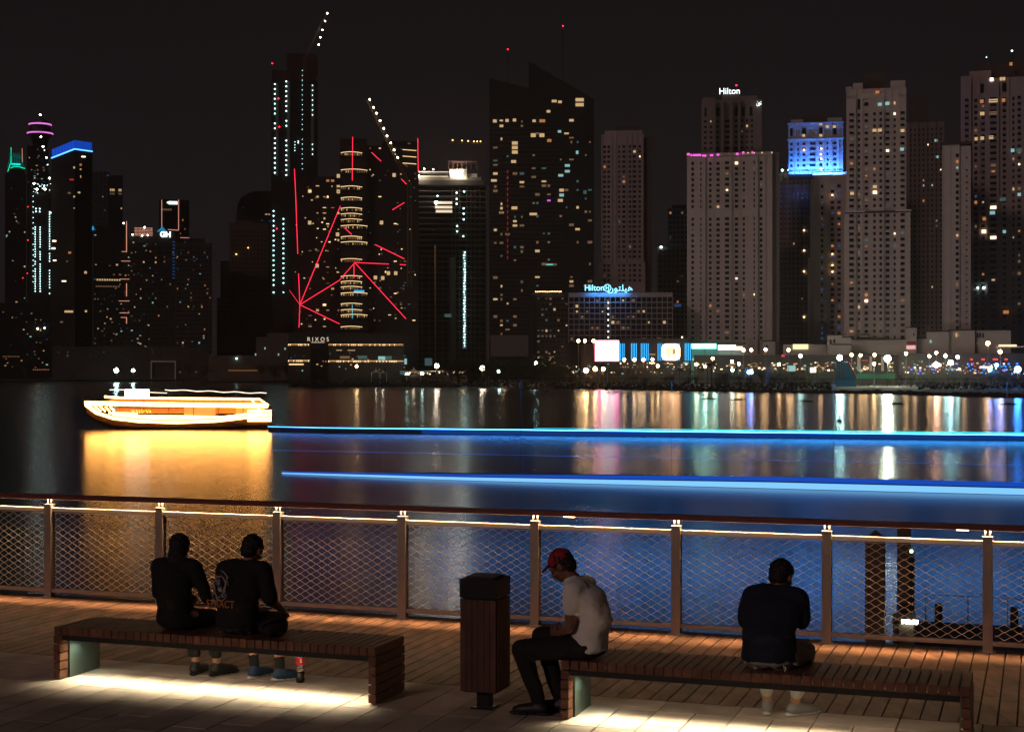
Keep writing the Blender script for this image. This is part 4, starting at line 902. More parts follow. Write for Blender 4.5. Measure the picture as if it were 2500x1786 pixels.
for x, y, w_, h_, m_ in ((1415,245,20,8,WARM),(1415,257,20,8,WARM),(1353,248,12,6,WARM),(1367,250,9,6,WARM),(1339,273,9,6,WARM),(1208,296,9,7,WARM),(1238,295,8,7,WARM),(1256,294,8,7,WARM),(1224,295,8,4,WARM),(1304,296,8,6,WARM),(1324,296,14,7,ORNG),(1257,350,14,8,WARM),(1257,361,14,8,WARM),(1257,372,14,8,WARM),(1254,395,12,7,WARM),(1302,331,12,9,WARM),(1323,331,12,9,WARM),(1341,344,10,7,ORNG),(1366,322,8,6,COOL),(1409,373,6,8,COOL),(1385,405,12,6,COOL),(1385,419,12,6,COOL),(1369,429,12,6,COOL),(1371,465,11,7,WARM),(1371,477,11,7,COOL),(1368,490,12,7,WARM),(1340,490,8,4,glow('violet_window',(.7,.1,.9),1.2)),(1256,508,14,7,WARM),(1206,441,14,6,WARM),(1302,523,18,6,WARM),(1344,646,30,5,WARMD),(1342,646,16,3,glow('turquoise_window',(.05,.8,.8),1.0)),(1428,470,8,9,COOLD)): t.w(x,y,w_,h_,m_,d=-1.2)
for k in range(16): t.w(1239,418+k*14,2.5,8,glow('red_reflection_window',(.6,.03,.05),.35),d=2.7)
t.box(1198,1290,818,870,mat('grey_panel',(.16,.15,.155),.8),0,3.5); t.done()
# low hotel block with warm roof edge
t = Tower('hotel','mid-rise hotel block with a golden lamp row along its roof','hotel',1340,800)
t.box(1296,1392,716,None,dark2,0,24); t.box(1300,1310,722,None,dark,-2,-.2)
y = 726
while y < 900: t.box(1298,1390,y,y+1.1,concr,-1.5,0); y += 13
t.grid(cols(1300,1388,9,6),722,900,13,7,.34,[WARM,WARMD,WARMD,COOLD])
for k in range(16): t.dot(1308+k*4.1,712+t.r.uniform(-.4,.4),1.3,glow('golden_roof_lamp',(1,.55,.22),6),'roof_lamp',-1)
t.sprinkle(1300,1388,860,900,20,-.4); t.done()
# Hilton block
t = Tower('hotel','wide hotel block with rows of recessed balconies under a blue-white Hilton sign','hotel',1510,770)
hb = mat('hilton_render',(.26,.215,.23),.9,var=.05,vscale=.2)
t.box(1388,1642,714,724,hb,-.6,24); t.box(1388,1642,724,None,dark,3,24)
for k in range(21): x = 1388+k*12.7; t.box(x-.8,x+.8,724,836,hb,-.4,3)
y = 724
while y < 840: t.box(1388,1642,y-.8,y+1.4,hb,-.5,3); y += 13.4
t.grid(cols(1389,1641,20,8),726,836,13.4,8,.26,[WARM,WARMD,WARMD],d=2.8,dark=mat('blue_dark_glass',(.012,.02,.028),.2))
for k in range(7): t.dot(1485,739+k*14,2.0,glow('stair_lamp',(.85,1,.85),2.2),'stair_lamp',-1)
hs = glow('hilton_sign_light',(.25,.75,1),2.6); hs2 = glow('blue_sign_halo_box',(.01,.20,.9),.8)
t.part('sign_backing',1434,1535,699,700.2,dark,1,2)
text('sign','Hilton',(t.lx(1451),-1,t.lz(703)),4.3,hs,t.root,extrude=.15,offset=.03,sx=.92)
q = MB(); s_ = t.D/F; q.tube([(t.lx(1483)+8.6*s_*math.cos(k*math.tau/24),-1,t.lz(703)+8.6*s_*math.sin(k*math.tau/24)) for k in range(25)], .17, hs, 6); q.build('sign_ring', t.root)
text('sign_monogram','H',(t.lx(1483),-1,t.lz(703)),2.8,hs,t.root,extrude=.12,offset=.05)
text('sign','\uFEE5\uFEEE\uFE98\uFEE0\uFEF4\uFEEB',(t.lx(1514),-1,t.lz(704)),4.6,hs,t.root,extrude=.12,offset=.02)
lamp('sign_spill','AREA',(t.lx(1484),-3,t.lz(712)),2500,(.05,.35,1),t.root,rot=(R(26),0,0),size=20,size_y=1)
t.done()
# ---- beige residential towers
GJ = 'beige residential towers along the beach'
def ribs(t, xs, y0, y1, ma, d=-.7, w_=1.4):
    for x in xs: t.box(x-w_/2,x+w_/2,y0,y1,ma,d,0)
t = Tower('residential_tower','slim beige tower standing behind the Hilton block','apartment tower',1530,900,GJ)
t.box(1468,1572,328,None,beigem,0,22); t.box(1572,1592,334,None,brown,3,24); t.box(1476,1568,318,328,beigem,1,20); t.box(1500,1560,304,318,brown,4,18)  # brown strip on the right paints the tower's shaded side
t.box(1462,1575,640,None,beigem,-2,-.1)
cs = [(1476,6),(1486,6),(1512,4),(1523,7),(1538,5),(1549,7),(1562,5)]
t.grid(cs,352,640,12.2,6,.07,PALJ); t.grid(cs,642,700,12.2,6,.07,PALJ,d=-2); t.grid([(1478,8),(1549,8),(1562,7)],328,352,30,22,0,PALJ)
ribs(t,(1470,1494,1505,1530,1543,1556,1570),328,640,beigem); t.done()
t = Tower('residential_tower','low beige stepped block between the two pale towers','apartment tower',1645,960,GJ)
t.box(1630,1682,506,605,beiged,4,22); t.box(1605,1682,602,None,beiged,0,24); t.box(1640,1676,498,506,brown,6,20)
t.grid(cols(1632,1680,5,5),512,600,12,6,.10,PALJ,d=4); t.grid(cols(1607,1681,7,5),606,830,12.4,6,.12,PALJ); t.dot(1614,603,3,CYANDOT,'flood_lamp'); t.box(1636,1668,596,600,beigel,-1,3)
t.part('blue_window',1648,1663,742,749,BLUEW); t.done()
t = Tower('residential_tower','broad beige tower with setback and a white Hilton sign on top','apartment tower',1790,790,GJ)
t.box(1677,1885,378,None,beige,0,26); t.box(1885,1902,372,None,beiged,3,28); t.box(1712,1860,240,378,beiged,5,24); t.box(1714,1744,232,240,beiged,6,20); t.box(1805,1850,230,240,beiged,6,20); t.box(1762,1806,222,240,brown,9,20)  # darker right strip puts the shade of the side face into its colour
cs = [(1691,6,-2),(1711,3,-2),(1734,6),(1753,8),(1775,10,-2),(1798,8),(1816,5),(1841,3,-2),(1858,6)]
for a, b_ in ((1677,1722),(1765,1786),(1829,1850)): t.box(a,b_,382,None,beige,-2,-.01)
t.grid(cs,392,520,13.2,7,.10,PALJ,bal_=beige); t.grid(cs,528,836,13.2,7,.12,PALJ+[BLUEW,BLUEW],bal_=beige); 
t.grid([(1721,6),(1735,5),(1752,6),(1775,12),(1797,7),(1812,5),(1824,5),(1836,5)],285,374,13.2,6,.08,PALJ,d=5); t.grid([(1722,5),(1752,9),(1797,8),(1815,7),(1834,7)],252,285,34,22,0,PALJ,d=5)
ribs(t,(1682,1701,1722,1742,1764,1786,1806,1828,1849,1868,1884),378,None,beige,-.8,2.2)
t.box(1708,1742,527,529,beigel,-1.1,0); t.box(1808,1845,527,529,beigel,-1.1,0); t.box(1676,1886,376,380,beigel,-1.2,0); ribs(t,(1745,1765,1787,1806),240,378,beiged,4.3)
t.box(1677,1885,372,376,beige,0,2)
pk = glow('magenta_roof_light',(.9,.10,.65),1.6)
for a, b_, y in ((1677,1684,375),(1686,1690,378),(1692,1711,378),(1714,1724,380),(1734,1741,379),(1750,1756,378),(1797,1803,377),(1812,1817,374),(1835,1838,374)): t.part('roof_light',a,b_,y-2.2,y+2.2,pk,-1.6,-1.2)
for x in (1826,1841,1860,1884): t.dot(x,375,1.3,GOLDL,'roof_lamp',-1.5)
t.part('wall_lamp',1884,1885.2,464,478,WARM,-.4,-.1)
ws = glow('white_hotel_sign',(.9,1,1),2)
text('sign','Hilton',(t.lx(1781),7,t.lz(217)),4.6,ws,t.root,extrude=.15,offset=.02,sx=.95); t.dot(1798,201,1.9,REDLAMP,'red_beacon',9)
text('side_sign','\uFEE5\uFEEE\uFE98',(t.lx(1853),3,t.lz(250)),3.4,ws,t.root,extrude=.1,offset=.05,sx=.5)
t.done()
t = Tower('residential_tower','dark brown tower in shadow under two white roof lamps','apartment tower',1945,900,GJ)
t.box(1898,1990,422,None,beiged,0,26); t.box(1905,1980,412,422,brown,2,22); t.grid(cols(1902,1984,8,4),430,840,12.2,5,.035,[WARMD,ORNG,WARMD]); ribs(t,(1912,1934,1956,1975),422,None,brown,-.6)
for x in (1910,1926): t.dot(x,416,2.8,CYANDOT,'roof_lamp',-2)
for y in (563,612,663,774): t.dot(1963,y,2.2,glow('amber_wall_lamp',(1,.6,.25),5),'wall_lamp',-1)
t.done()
t = Tower('residential_tower','pale tower whose upper storeys are floodlit bright blue','apartment tower',1995,850,GJ)
bl = mat('blue_lit_render',(.42,.42,.44),.9,var=.05,vscale=.2)
t.box(1924,2058,300,424,bl,0,24); t.box(1930,1960,290,300,bl,1,20); t.box(2020,2056,288,300,bl,1,20); t.box(1965,2020,276,300,brown,6,20)
t.box(1985,2066,424,None,beige,-3,24); t.box(1978,1995,440,None,beige,-5,-3.1); t.box(1972,1986,630,None,beige,-5,20)
ribs(t,(1927,1941,1955,1973,1993,2011,2030,2048,2057),305,424,bl,-.7,2.0); t.box(1922,2060,338,341,bl,-1,0); t.box(1922,2060,299,302,bl,-1,0)
t.grid([(1932,6),(1948,4),(1963,7),(1984,13),(2004,7),(2020,4),(2038,8)],344,420,13.2,6,.06,[WARM,WARM,HOT],dark=mat('navy_glass',(.01,.015,.04),.2)); t.grid([(1932,6),(1963,9),(2004,8),(2038,8)],306,338,30,18,.0,[WARM])
for x, y in ((2004,303),(2020,310),(2037,311),(1962,330),(2004,331)): t.w(x,y,7,6,WARM,d=-.3)
for x, y in ((1963,366),(2005,364),(2005,389),(2005,413)): t.dot(x,y,2.4,MATS['amber_wall_lamp'],'wall_lamp',-1.2)
t.grid([(1988,6),(2007,6)],450,836,13.2,7,.62,[BLUEW,BLUEW,BLUEW,WARMD],d=-3); t.grid([(2032,8),(2048,8)],450,836,13.2,7,.5,[BLUEW,WARMD,ORNG,BLUEW],d=-3)
for y in (479,622,649,665): t.dot(2032,y,2.0,MATS['amber_wall_lamp'],'wall_lamp',-4)
for x0, x1, y, P_ in ((1926,2058,427,34000),):
    lamp('facade_flood','AREA',(t.lx((x0+x1)/2),-5,t.lz(y)),P_*.75,(.06,.24,1),t.root,rot=(R(158),0,0),size=(x1-x0)*t.D/F*.98,size_y=.6)
for k in range(9): t.part('flood_strip',1927+k*15,1936+k*15,419,421,glow('blue_flood_strip',(.05,.35,1),2.2),-2.2,-1.8)
t.done()
t = Tower('residential_tower','tall pale tower with a stepped top rising above the beach lamps','apartment tower',2142,760,GJ)
t.box(2066,2212,216,520,beige,0,24); t.box(2061,2222,518,None,beige,-2,24); t.box(2064,2080,208,216,beige,1,20); t.box(2082,2106,200,216,beige,1,20); t.box(2174,2210,198,216,beige,1,20); t.box(2110,2160,172,216,brown,6,20); t.box(2104,2160,228,240,beigel,-1,0)
cs = [(2079,11,-2),(2097,5),(2115,8),(2135,6,-2),(2150,6,-2),(2167,9),(2184,5),(2203,10,-2)]
for a, b_ in ((2066,2090),(2125,2158),(2194,2212)): t.box(a,b_,240,516,beige,-2,-.01)
for a, b_ in ((2061,2090),(2125,2158),(2194,2222)): t.box(a,b_,522,None,beige,-4,-2.01)
t.grid(cs,272,516,14.9,7,.13,PALJ+[COOL],bal_=beige); t.grid([(2079,12),(2097,5),(2203,12)],236,268,34,26,0,PALJ); t.grid([(2115,10),(2135,6),(2148,6),(2167,10),(2184,5)],246,270,14.9,9,.25,[COOL,WARM,COOLD]); t.grid(cs,520,830,14.8,7.5,.14,PALJ+[COOLD],d=-2,bal_=beige)
ribs(t,(2068,2090,2106,2124,2142,2158,2176,2193,2211),216,520,beige,-.7,2.4); t.box(2062,2222,516,521,dark2,-2.6,0); t.box(2062,2112,514,518,beigel,-2.7,0); t.box(2186,2224,514,518,beigel,-2.7,0); ribs(t,(2064,2089,2106,2124,2142,2158,2176,2194,2220),520,None,beige,-2.8,2)
for x, y, m_ in ((2142,227,ORNG),(2148,257,COOL),(2166,256,COOL),(2135,320,WARM),(2148,320,WARM),(2203,323,WARM),(2202,368,COOL),(2136,471,HOT),(2136,457,WARM),(2080,472,WARM)): t.w(x,y,9,7,m_,d=-2.3)
t.done()
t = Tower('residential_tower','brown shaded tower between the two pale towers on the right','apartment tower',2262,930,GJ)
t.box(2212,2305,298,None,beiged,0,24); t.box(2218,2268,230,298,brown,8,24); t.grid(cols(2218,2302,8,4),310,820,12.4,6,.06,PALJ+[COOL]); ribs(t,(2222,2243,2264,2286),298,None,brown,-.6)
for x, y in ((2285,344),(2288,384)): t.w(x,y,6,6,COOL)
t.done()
t = Tower('residential_tower','pale blank wing with two window columns beside the rightmost tower','apartment tower',2335,780,GJ)
t.box(2300,2342,352,None,beigel,0,22); t.box(2342,2370,356,None,beige,1,24); t.grid([(2337,7)],372,820,15,8,.12,[WARM,ORNG,COOL,WARMD]); t.grid([(2360,4)],378,820,15,4,.08,PALJ,d=1)
t.box(2296,2372,347,353,brown,-1,22); ribs(t,(2302,2320,2342),352,None,beigel,-.7); t.done()
t = Tower('residential_tower','rightmost beige tower, cut by the picture edge, with warm lit top floors','apartment tower',2440,860,GJ)
t.box(2345,2560,190,None,beigem,0,26); t.box(2345,2372,180,190,beigem,2,20); t.box(2366,2420,168,190,beigem,3,20); t.box(2384,2560,150,190,brown,6,22)
for a, b_ in ((2345,2371),(2411,2439),(2481,2500)): t.box(a,b_,194,None,beigem,-2,-.01)
cs = [(2360,9,-2),(2382,7),(2400,8),(2425,15,-2),(2452,8),(2474,5),(2488,8,-2),(2510,8)]
t.grid(cs,235,820,14.7,8,.11,PALJ+[COOL],bal_=beige); t.grid([(2360,12),(2398,8),(2425,16),(2452,10),(2488,10)],196,232,36,22,.0,PALJ)
ribs(t,(2348,2371,2391,2411,2439,2463,2481,2498),190,None,beigem,-.8,2.4)
for x, y, w_, m_ in ((2421,195,8,HOT),(2444,195,6,WARM),(2451,195,6,WARM),(2468,160,7,ORNG),(2397,247,8,ORNG),(2425,247,20,WARM),(2450,247,8,ORNG),(2398,277,10,WARM),(2425,277,18,WARMD),(2383,338,7,WARM),(2398,337,8,WARM),(2420,336,10,WARM),(2472,370,8,COOL),(2488,370,12,COOLD),(2448,488,14,COOLD),(2423,520,12,COOL),(2403,534,8,ORNG),(2402,565,10,HOT),(2456,762,13,ORNG)): t.w(x,y,w_,8,m_,d=-2.3)
for x, y, r_ in ((2387,702,2.4),(2402,702,3.2)): t.dot(x,y,r_,CYANDOT,'lamp',-1)
t.dot(2408,130,1.2,CYANDOT,'beacon',10); t.dot(2471,118,2.2,CYANDOT,'beacon',10); t.line('mast',[(2408,131),(2408,155)],.2,dark2,10); t.line('mast',[(2471,119),(2471,152)],.2,dark2,10)
t.done()
# ---- mall, screens, villas
t = Tower('mall','dark glass mall building with groups of blue light strips','shopping mall',1590,690)
mdk = mat('mall_cladding',(.012,.010,.014),.5); t.box(1450,1690,830,None,mdk,0,25); t.box(1418,1452,838,None,mat('mall_brown',(.045,.025,.025),.8),1,20)
t.box(1450,1690,826,830,dark2,-1,25)
bs = glow('blue_facade_strip',(.02,.38,.80),3)
for g_ in ((1514,3,4.5),(1541,4,4),(1565,5,4.2),(1606,3,5),(1646,4,4),(1672,4,4.2)):
    for k in range(g_[1]): t.part('facade_light',g_[0]+k*g_[2],g_[0]+k*g_[2]+1.1,838,880,bs,-.6,-.2)
t.sprinkle(1380,1690,886,912,110,-.5,[WARM,HOT,COOL,WARMD,ORNG]); t.grid(cols(1512,1690,30,3),882,904,9,5,.55,[WARM,WARMD,COOLD,COOL,HOT],skip=.25); t.part('shop_sign',1585,1600,864,865.5,WARM); t.part('shop_sign',1585,1598,884,887,HOT); t.part('shop_sign',1668,1681,884,887,COOL); t.done()
def screen(xc, D, label):
    t = Tower('video_screen', label, 'screen', xc, D); return t
t = screen(1482,680,'square video screen glowing white and pink on the mall corner')
t.box(1452,1512,830,882,dark2,.1,1.2); t.part('screen_face',1453,1511,831,881,glow('pink_white_screen',(1,.26,.42),11),-.1,.08)
t.part('picture_area',1468,1500,834,872,glow('white_screen',(1,.85,.88),9),-.16,-.11); t.box(1465,1468,882,None,dark2,.2,1); t.box(1496,1499,882,None,dark2,.2,1); t.done('casing')
t = screen(1638,640,'rounded cream video screen on a single pole')
s_ = t.D/F
def rr_poly(cx, cz, hw, hh, r_, n_=6):
    out = []
    for qx, qz, a0 in ((1,1,0),(-1,1,90),(-1,-1,180),(1,-1,270)):
        for k in range(n_+1): a = R(a0+90*k/n_); out.append((cx+qx*(hw-r_)+r_*math.cos(a), cz+qz*(hh-r_)+r_*math.sin(a)))
    return out
def plate(t, name, poly, y0, y1, ma):
    n_ = len(poly); q = MB(); q.add([(p[0],y0,p[1]) for p in poly]+[(p[0],y1,p[1]) for p in poly], [tuple(range(n_)), tuple(range(n_,2*n_))[::-1]]+[(i,(i+1)%n_,n_+(i+1)%n_,n_+i) for i in range(n_)], ma); return q.build(name, t.root)
plate(t,'screen_face',rr_poly(t.lx(1638),t.lz(859),22*s_,20*s_,11*s_),-.3,.5,glow('cream_screen',(1,.52,.24),11))
plate(t,'picture_area',rr_poly(t.lx(1634),t.lz(857),12*s_,11*s_,5*s_),-.36,-.31,glow('cream_screen_bright',(1,.66,.42),1.6))
plate(t,'picture_shape',rr_poly(t.lx(1646),t.lz(858),3.5*s_,7*s_,3*s_),-.42,-.37,glow('tan_screen_patch',(.8,.45,.25),.7))
t.box(1636.6,1639.4,879,None,dark2,0,.6); t.done('pole')
t = Tower('glass_shopfront','glowing turquoise glass hall beside the mall','shop building',1752,680)
t.box(1688,1752,850,None,glow('turquoise_glass',(.10,.50,.42),.18),0,18); t.box(1752,1818,856,None,glow('pale_glass',(.40,.50,.46),.18),1,18)
t.part('light_band',1689,1748,839,850,glow('turquoise_light_band',(.22,1,.75),11),-.5,1); t.part('light_band',1753,1796,842,854,glow('white_light_band',(1,.97,.9),3.6),-.5,1); t.part('light_band',1796,1813,845,855,glow('peach_light_band',(1,.72,.5),1.8),-.5,1)
t.box(1686,1820,835,839,dark2,-1,18); t.part('light_band',1690,1716,874,880,COOL); t.box(1720,1721,850,None,dark2,-.3,0); t.box(1785,1786,856,None,dark2,-.3,0); t.done()
GV = 'low white villas of the beach walk'
vr = mat('villa_roof',(.045,.03,.028),.9)
def villa(xc, D, label, parts, arches=(), extra=None):
    t = Tower('villa', label, 'building', xc, D, GV, seed=int(xc))
    for x0, x1, y0, d0 in parts:
        t.box(x0,x1,y0,None,beigel,d0,d0+14); t.box(x0-1.5,x1+1.5,y0-2.2,y0,vr,d0-1,d0+15)
    for x, y, w_, h_, ma in arches:
        s_ = t.D/F; cx_, cz_ = t.lx(x), t.lz(y); hw, hh = w_/2*s_, h_/2*s_
        poly = [(cx_-hw,cz_-hh),(cx_+hw,cz_-hh)]+[(cx_+hw*math.cos(R(a)),cz_+hh-hw+hw*math.sin(R(a))) for a in range(0,181,30)]
        plate(t,'arched_window',poly,-.45+parts[0][3],-.05+parts[0][3],ma)
    if extra: extra(t)
    t.done()
villa(1880,760,'small pale pavilion left of the lit cream hall',[(1863,1893,833,0)],[(1872,845,4,8,GLASS)])
villa(1955,740,'long low hall with a lit cream panel',[(1912,2018,840,0)],(),lambda t: t.part('lit_panel',1936,1973,840,852,glow('cream_panel_light',(1,.85,.45),1.3)))
villa(2048,720,'white villa with two dark arched windows',[(2020,2056,818,0),(2056,2078,824,0),(2034,2078,842,-4)],[(2028,834,5,12,GLASS),(2037,832,5,10,GLASS)])
villa(2145,740,'wide pale hall with a dark hipped roof',[(2078,2212,829,0),(2098,2120,817,4)],(),lambda t: t.box(2092,2168,822,827,vr,1,12))
villa(2226,735,'square stair turret with a video panel at its foot',[(2212,2238,800,0)],[(2231,816,3,7,GLASS)],lambda t: (t.part('panel',2213,2235,832,842,glow('dark_red_panel',(.12,.02,.02),.5)), t.part('panel',2213,2235,843,852,glow('pink_panel',(1,.5,.5),.9))))
villa(2290,735,'rounded pale villa behind the turret',[(2262,2316,809,0),(2240,2262,826,3)],[(2272,833,4,7,COOL)])
villa(2348,735,'villa with three small lit arches',[(2318,2380,806,0)],[(2329,817,3.4,9,WARMD),(2335,817,3.4,10,WARM),(2341,817,3.4,9,WARMD)])
villa(2425,735,'largest villa with three dark arched windows',[(2382,2468,806,0)],[(2387,818,4,12,GLASS),(2393,818,4,12,GLASS),(2400,818,4,12,GLASS),(2387,838,4,5,WARMD),(2400,838,4,5,WARMD)])
t = Tower('pavilion','flat roofed terrace with a warm lit edge','pavilion',2457,640); t.box(2430,2500,845,848,beigel,0,8); t.box(2434,2437,848,None,beigel,0,1); t.part('light_band',2438,2482,841,845,glow('warm_edge_light',(1,.75,.4),1.6)); t.box(2440,2442,848,None,beigel,6,8); t.done('frame')
# left low buildings
t = Tower('warehouse','low brown stepped building on the left shore','building',660,900); dimw = mat('dim_brown_wall',(.13,.10,.085),.9)
t.box(510,705,868,None,dimw,0,30); t.box(652,720,812,None,dimw,4,30); t.box(625,652,822,868,dimw,4,30)
for x, y in ((707,824),(647,850),(696,851),(624,865),(680,865)): t.w(x,y,3,5,COOL)
t.dot(578,875,2.2,CYANDOT,'lamp',-1)
for k in range(18): t.dot(560+k*4,904,1.1,ORNG,'edge_lamp',-1)
t.done()
t = Tower('warehouse','long dark low building behind the beach at the far left','building',330,1000); t.box(130,510,846,None,mat('very_dim_wall',(.06,.045,.04),.9),0,30); t.grid(cols(140,400,24,3),856,872,8,3,.3,[WARMD],skip=.4); t.box(368,430,880,884,beigel,-2,0); t.box(368,371,884,None,beigel,-2,0); t.box(427,430,884,None,beigel,-2,0)
for k in range(8): t.dot(86+k*5,902,1.2,ORNG,'edge_lamp',-1)
for x in (520,560): t.dot(x-80,908,1.1,PEACHL,'edge_lamp',-1)
t.done()
t = Tower('apartment_block','dark block at the left picture edge with two starry lamps','apartment block',60,1000); t.box(-40,120,740,None,dark,0,25); t.grid(cols(-30,118,16,3),760,910,10,3,.14,[WARMD,WARM,COOLD],skip=.3)
t.dot(92,802,2.4,glow('amber_flood',(1,.75,.45),9),'flood_lamp'); t.dot(109,800,2.0,CYANDOT,'flood_lamp')
for k in range(10): t.dot(8+k*4.2,870,.9,ORNG,'edge_lamp')
t.sprinkle(0,118,760,920,40); t.done()
# back row silhouettes so that no sky shows low between the towers
for i, (x0, x1, y0, D) in enumerate(((-60,12,430,1600),(1450,1470,640,1500),(520,540,760,1500),(1180,1196,760,1500))):
    pass
# arcade of shops along the beach
t = Tower('shop_arcade','long row of lit shops and cafes behind the palms','shops',1950,670)
t.box(1690,2190,866,None,dark2,2,14)
for k in range(150):
    x = t.r.uniform(1700,2185); t.w(x,t.r.uniform(884,906),t.r.uniform(1.5,6),t.r.uniform(1.5,4),t.r.choice([WARM,HOT,WARM,WARMD,COOL,GOLDL,ORNG]),d=1.6)
for x, y, w_, h_, m_ in ((1932,899,20,14,COOL),(1965,897,5,12,COOL),(1985,903,14,12,HOT),(1912,868,9,6,glow('red_shop_sign',(.7,.05,.08),.8)),(2110,880,16,4,glow('dim_red_sign',(.5,.03,.04),.5)),(2101,905,10,3,WARM)): t.w(x,y,w_,h_,m_,d=1.4)
for x in (2092,2122,2150): t.part('column',x,x+6,870,905,beigel,.5,1.8)
t.done()
t = Tower('shop_arcade','row of bars glowing red and blue at the right end of the beach','shops',2360,640)
t.box(2195,2540,862,None,dark2,2,14)
for k in range(140):
    x = t.r.uniform(2200,2500); t.w(x,t.r.uniform(886,912),t.r.uniform(1.5,6),t.r.uniform(2,4),t.r.choice([WARM,COOL,glow('blue_bar_light',(.03,.2,1),2.4),glow('red_bar_light',(1,.05,.04),1.4),MATS['blue_bar_light'],WARMD,HOT]),d=1.6)
for x, w_ in ((2400,8),(2430,12),(2456,7),(2372,5)): t.w(x,877,w_,4,MATS['red_bar_light'],d=1.3)
for x in (2238,2244,2250): t.w(x,882,3,3,COOL,d=1.3)
t.w(2286,891,22,7,HOT,d=1.2); t.w(2408,896,30,4,HOT,d=1.2); t.done()
# beachside event tents on the left centre
tent = mat('tent_canvas',(.55,.52,.48),.9)
def tent_at(x, y, w_, D, label):
    t = Tower('marquee', label, 'tent', x, D, 'white party tents on the beach'); a, b_ = t.lx(x-w_/2), t.lx(x+w_/2); z0, z1 = t.lz(y+7), t.lz(y-6); d_ = b_-a; q = MB()
    prof_ = [(0,1),(.1,.62),(.3,.3),(.65,.1),(1,0)]
    rings = [[((a+b_)/2+(sx_*d_/2*f), d_/2+(sy_*d_/2*f), z0+(z1-z0)*h_) for sx_, sy_ in ((-1,-1),(1,-1),(1,1),(-1,1))] for f, h_ in prof_]
    vs_ = [p for r__ in rings for p in r__]; q.add(vs_, [(i*4+k,i*4+(k+1)%4,(i+1)*4+(k+1)%4,(i+1)*4+k) for i in range(4) for k in range(4)], tent); q.build('canopy', t.root)
    for sx_, sy_ in ((a,0),(b_,0),(a,d_),(b_,d_)): q = MB(); q.tube([(sx_,sy_,0),(sx_,sy_,z0)], .08, tent, 5); q.build('pole', t.root)
    lamp('tent_lamp','POINT',((a+b_)/2,d_/2,z0-.6),260,(1,.85,.6),t.root,rad=.3)
    t.q = MB(); t.done()
for x, y, w_, lb in ((1010,900,34,'peaked white party tent below the concrete block'),(918,902,22,'small white tent left of the beach stage'),(935,903,18,'second small white tent near the stage')): tent_at(x,y,w_,645,lb)
t = Tower('beach_stage','low lit bar terrace with people in front of the concrete block','pavilion',1060,650); t.box(976,1140,905,907,tent,0,8); t.box(976,1140,914,None,dark2,-1,0)
for k in range(40): t.w(t.r.uniform(978,1138),t.r.uniform(908,913),t.r.uniform(1,4),t.r.uniform(1.5,4),t.r.choice([WARM,COOL,HOT,WARMD]),d=-.2)
t.w(983,911,12,9,COOLD,d=-.3); t.done('frame')
# inflatable slide and green hoarding
t = Tower('water_slide','tall blue inflatable slide beside the brightest beach lamps','inflatable slide',2068,585)
bi = mat('blue_vinyl',(.03,.30,.42),.45,var=.1,vscale=.5); ri = mat('red_vinyl',(.45,.03,.04),.5)
xs = [2040,2066,2076,2090]; q = MB()
poly = [(t.lx(2040),0),(t.lx(2092),0),(t.lx(2086),t.lz(918)*1),(t.lx(2080),t.lz(905)),(t.lx(2070),t.lz(885)),(t.lx(2062),t.lz(881)),(t.lx(2040),t.lz(884))]
o = plate(t,'body',[(p[0],p[1]) for p in poly],0,4,bi)
for k in range(6): t.line('seam_tube',[(2043+k*4.4,884-.4*k),(2043+k*4.4,924)],.16,mat('pale_vinyl',(.25,.45,.48),.5),-.1)
t.line('rail_tube',[(2062,878),(2072,884),(2090,920)],.3,ri,-.2); t.line('rail_tube',[(2040,882),(2062,879)],.3,ri,-.2); t.q = MB(); t.done()
t = Tower('hoarding','green fabric fence round the sand pitch','fence',2138,590); gm = mat('green_fabric',(.03,.16,.07),.8,var=.15,vscale=.4)
for k in range(12): t.part('panel',2091+k*7.9,2098.4+k*7.9,912-.3*abs(6-k)+1,925+0,gm,-.1,0); t.part('post',2098.5+k*7.9,2098.9+k*7.9,911,927,dark2,-.15,.05)
t.done()
# kids' bouncy tent dark cone with light lines
t = Tower('cone_tent','dark cone tent with coloured edge lines on the sand','tent',1882,600); q = MB(); s_ = t.D/F
q.lathe([(11*s_,0),(9*s_,t.lz(905)),(4*s_,t.lz(893)),(.3,t.lz(888))],(t.lx(1880),3,0),mat('dark_canvas',(.02,.03,.035),.9),10); q.build('canvas', t.root)
for x, m_ in ((1885,BLUEW),(1888,COOLD),(1891,WARMD)): t.line('edge_line',[(x,892),(x+11,914)],.1,m_,-.5)
t.q = MB(); t.done()
# ================================================================ STREET LAMPS ON THE FAR SHORE
pole_m = mat('lamp_pole',(.06,.06,.06),.6)
LAMPS = {
 'warm': (glow('warm_lamp_globe',(1,.60,.26),62), 'warm street lamp on a slim pole among the beach palms', .46, [(1412,832),(1428,832),(1449,832),(1524,878),(1549,878),(1571,878),(1593,877),(1606,893),(1721,894),(1787,882),(1804,888),(1815,854),(1834,854),(1869,853),(2079,866),(2101,867),(2135,866),(2212,863),(1925,854),(2269,869),(2286,861),(1902,889),(2134,888),(1740,875),(1700,889),(871,894)]),
 'cool': (glow('cool_lamp_globe',(.58,1,.92),75), 'cool white street lamp on a slim pole behind the beach', .5, [(2308,868),(1788,902),(325,904),(1308,886),(1954,868),(2338,871),(1218,906),(1030,912),(994,914)]),
 'blue': (glow('blue_lamp_globe',(.03,.22,1),110), 'blue spot lamp at the bars on the right of the beach', .6, [(2417,902),(2433,891),(1828,908),(1834,908)]),
}
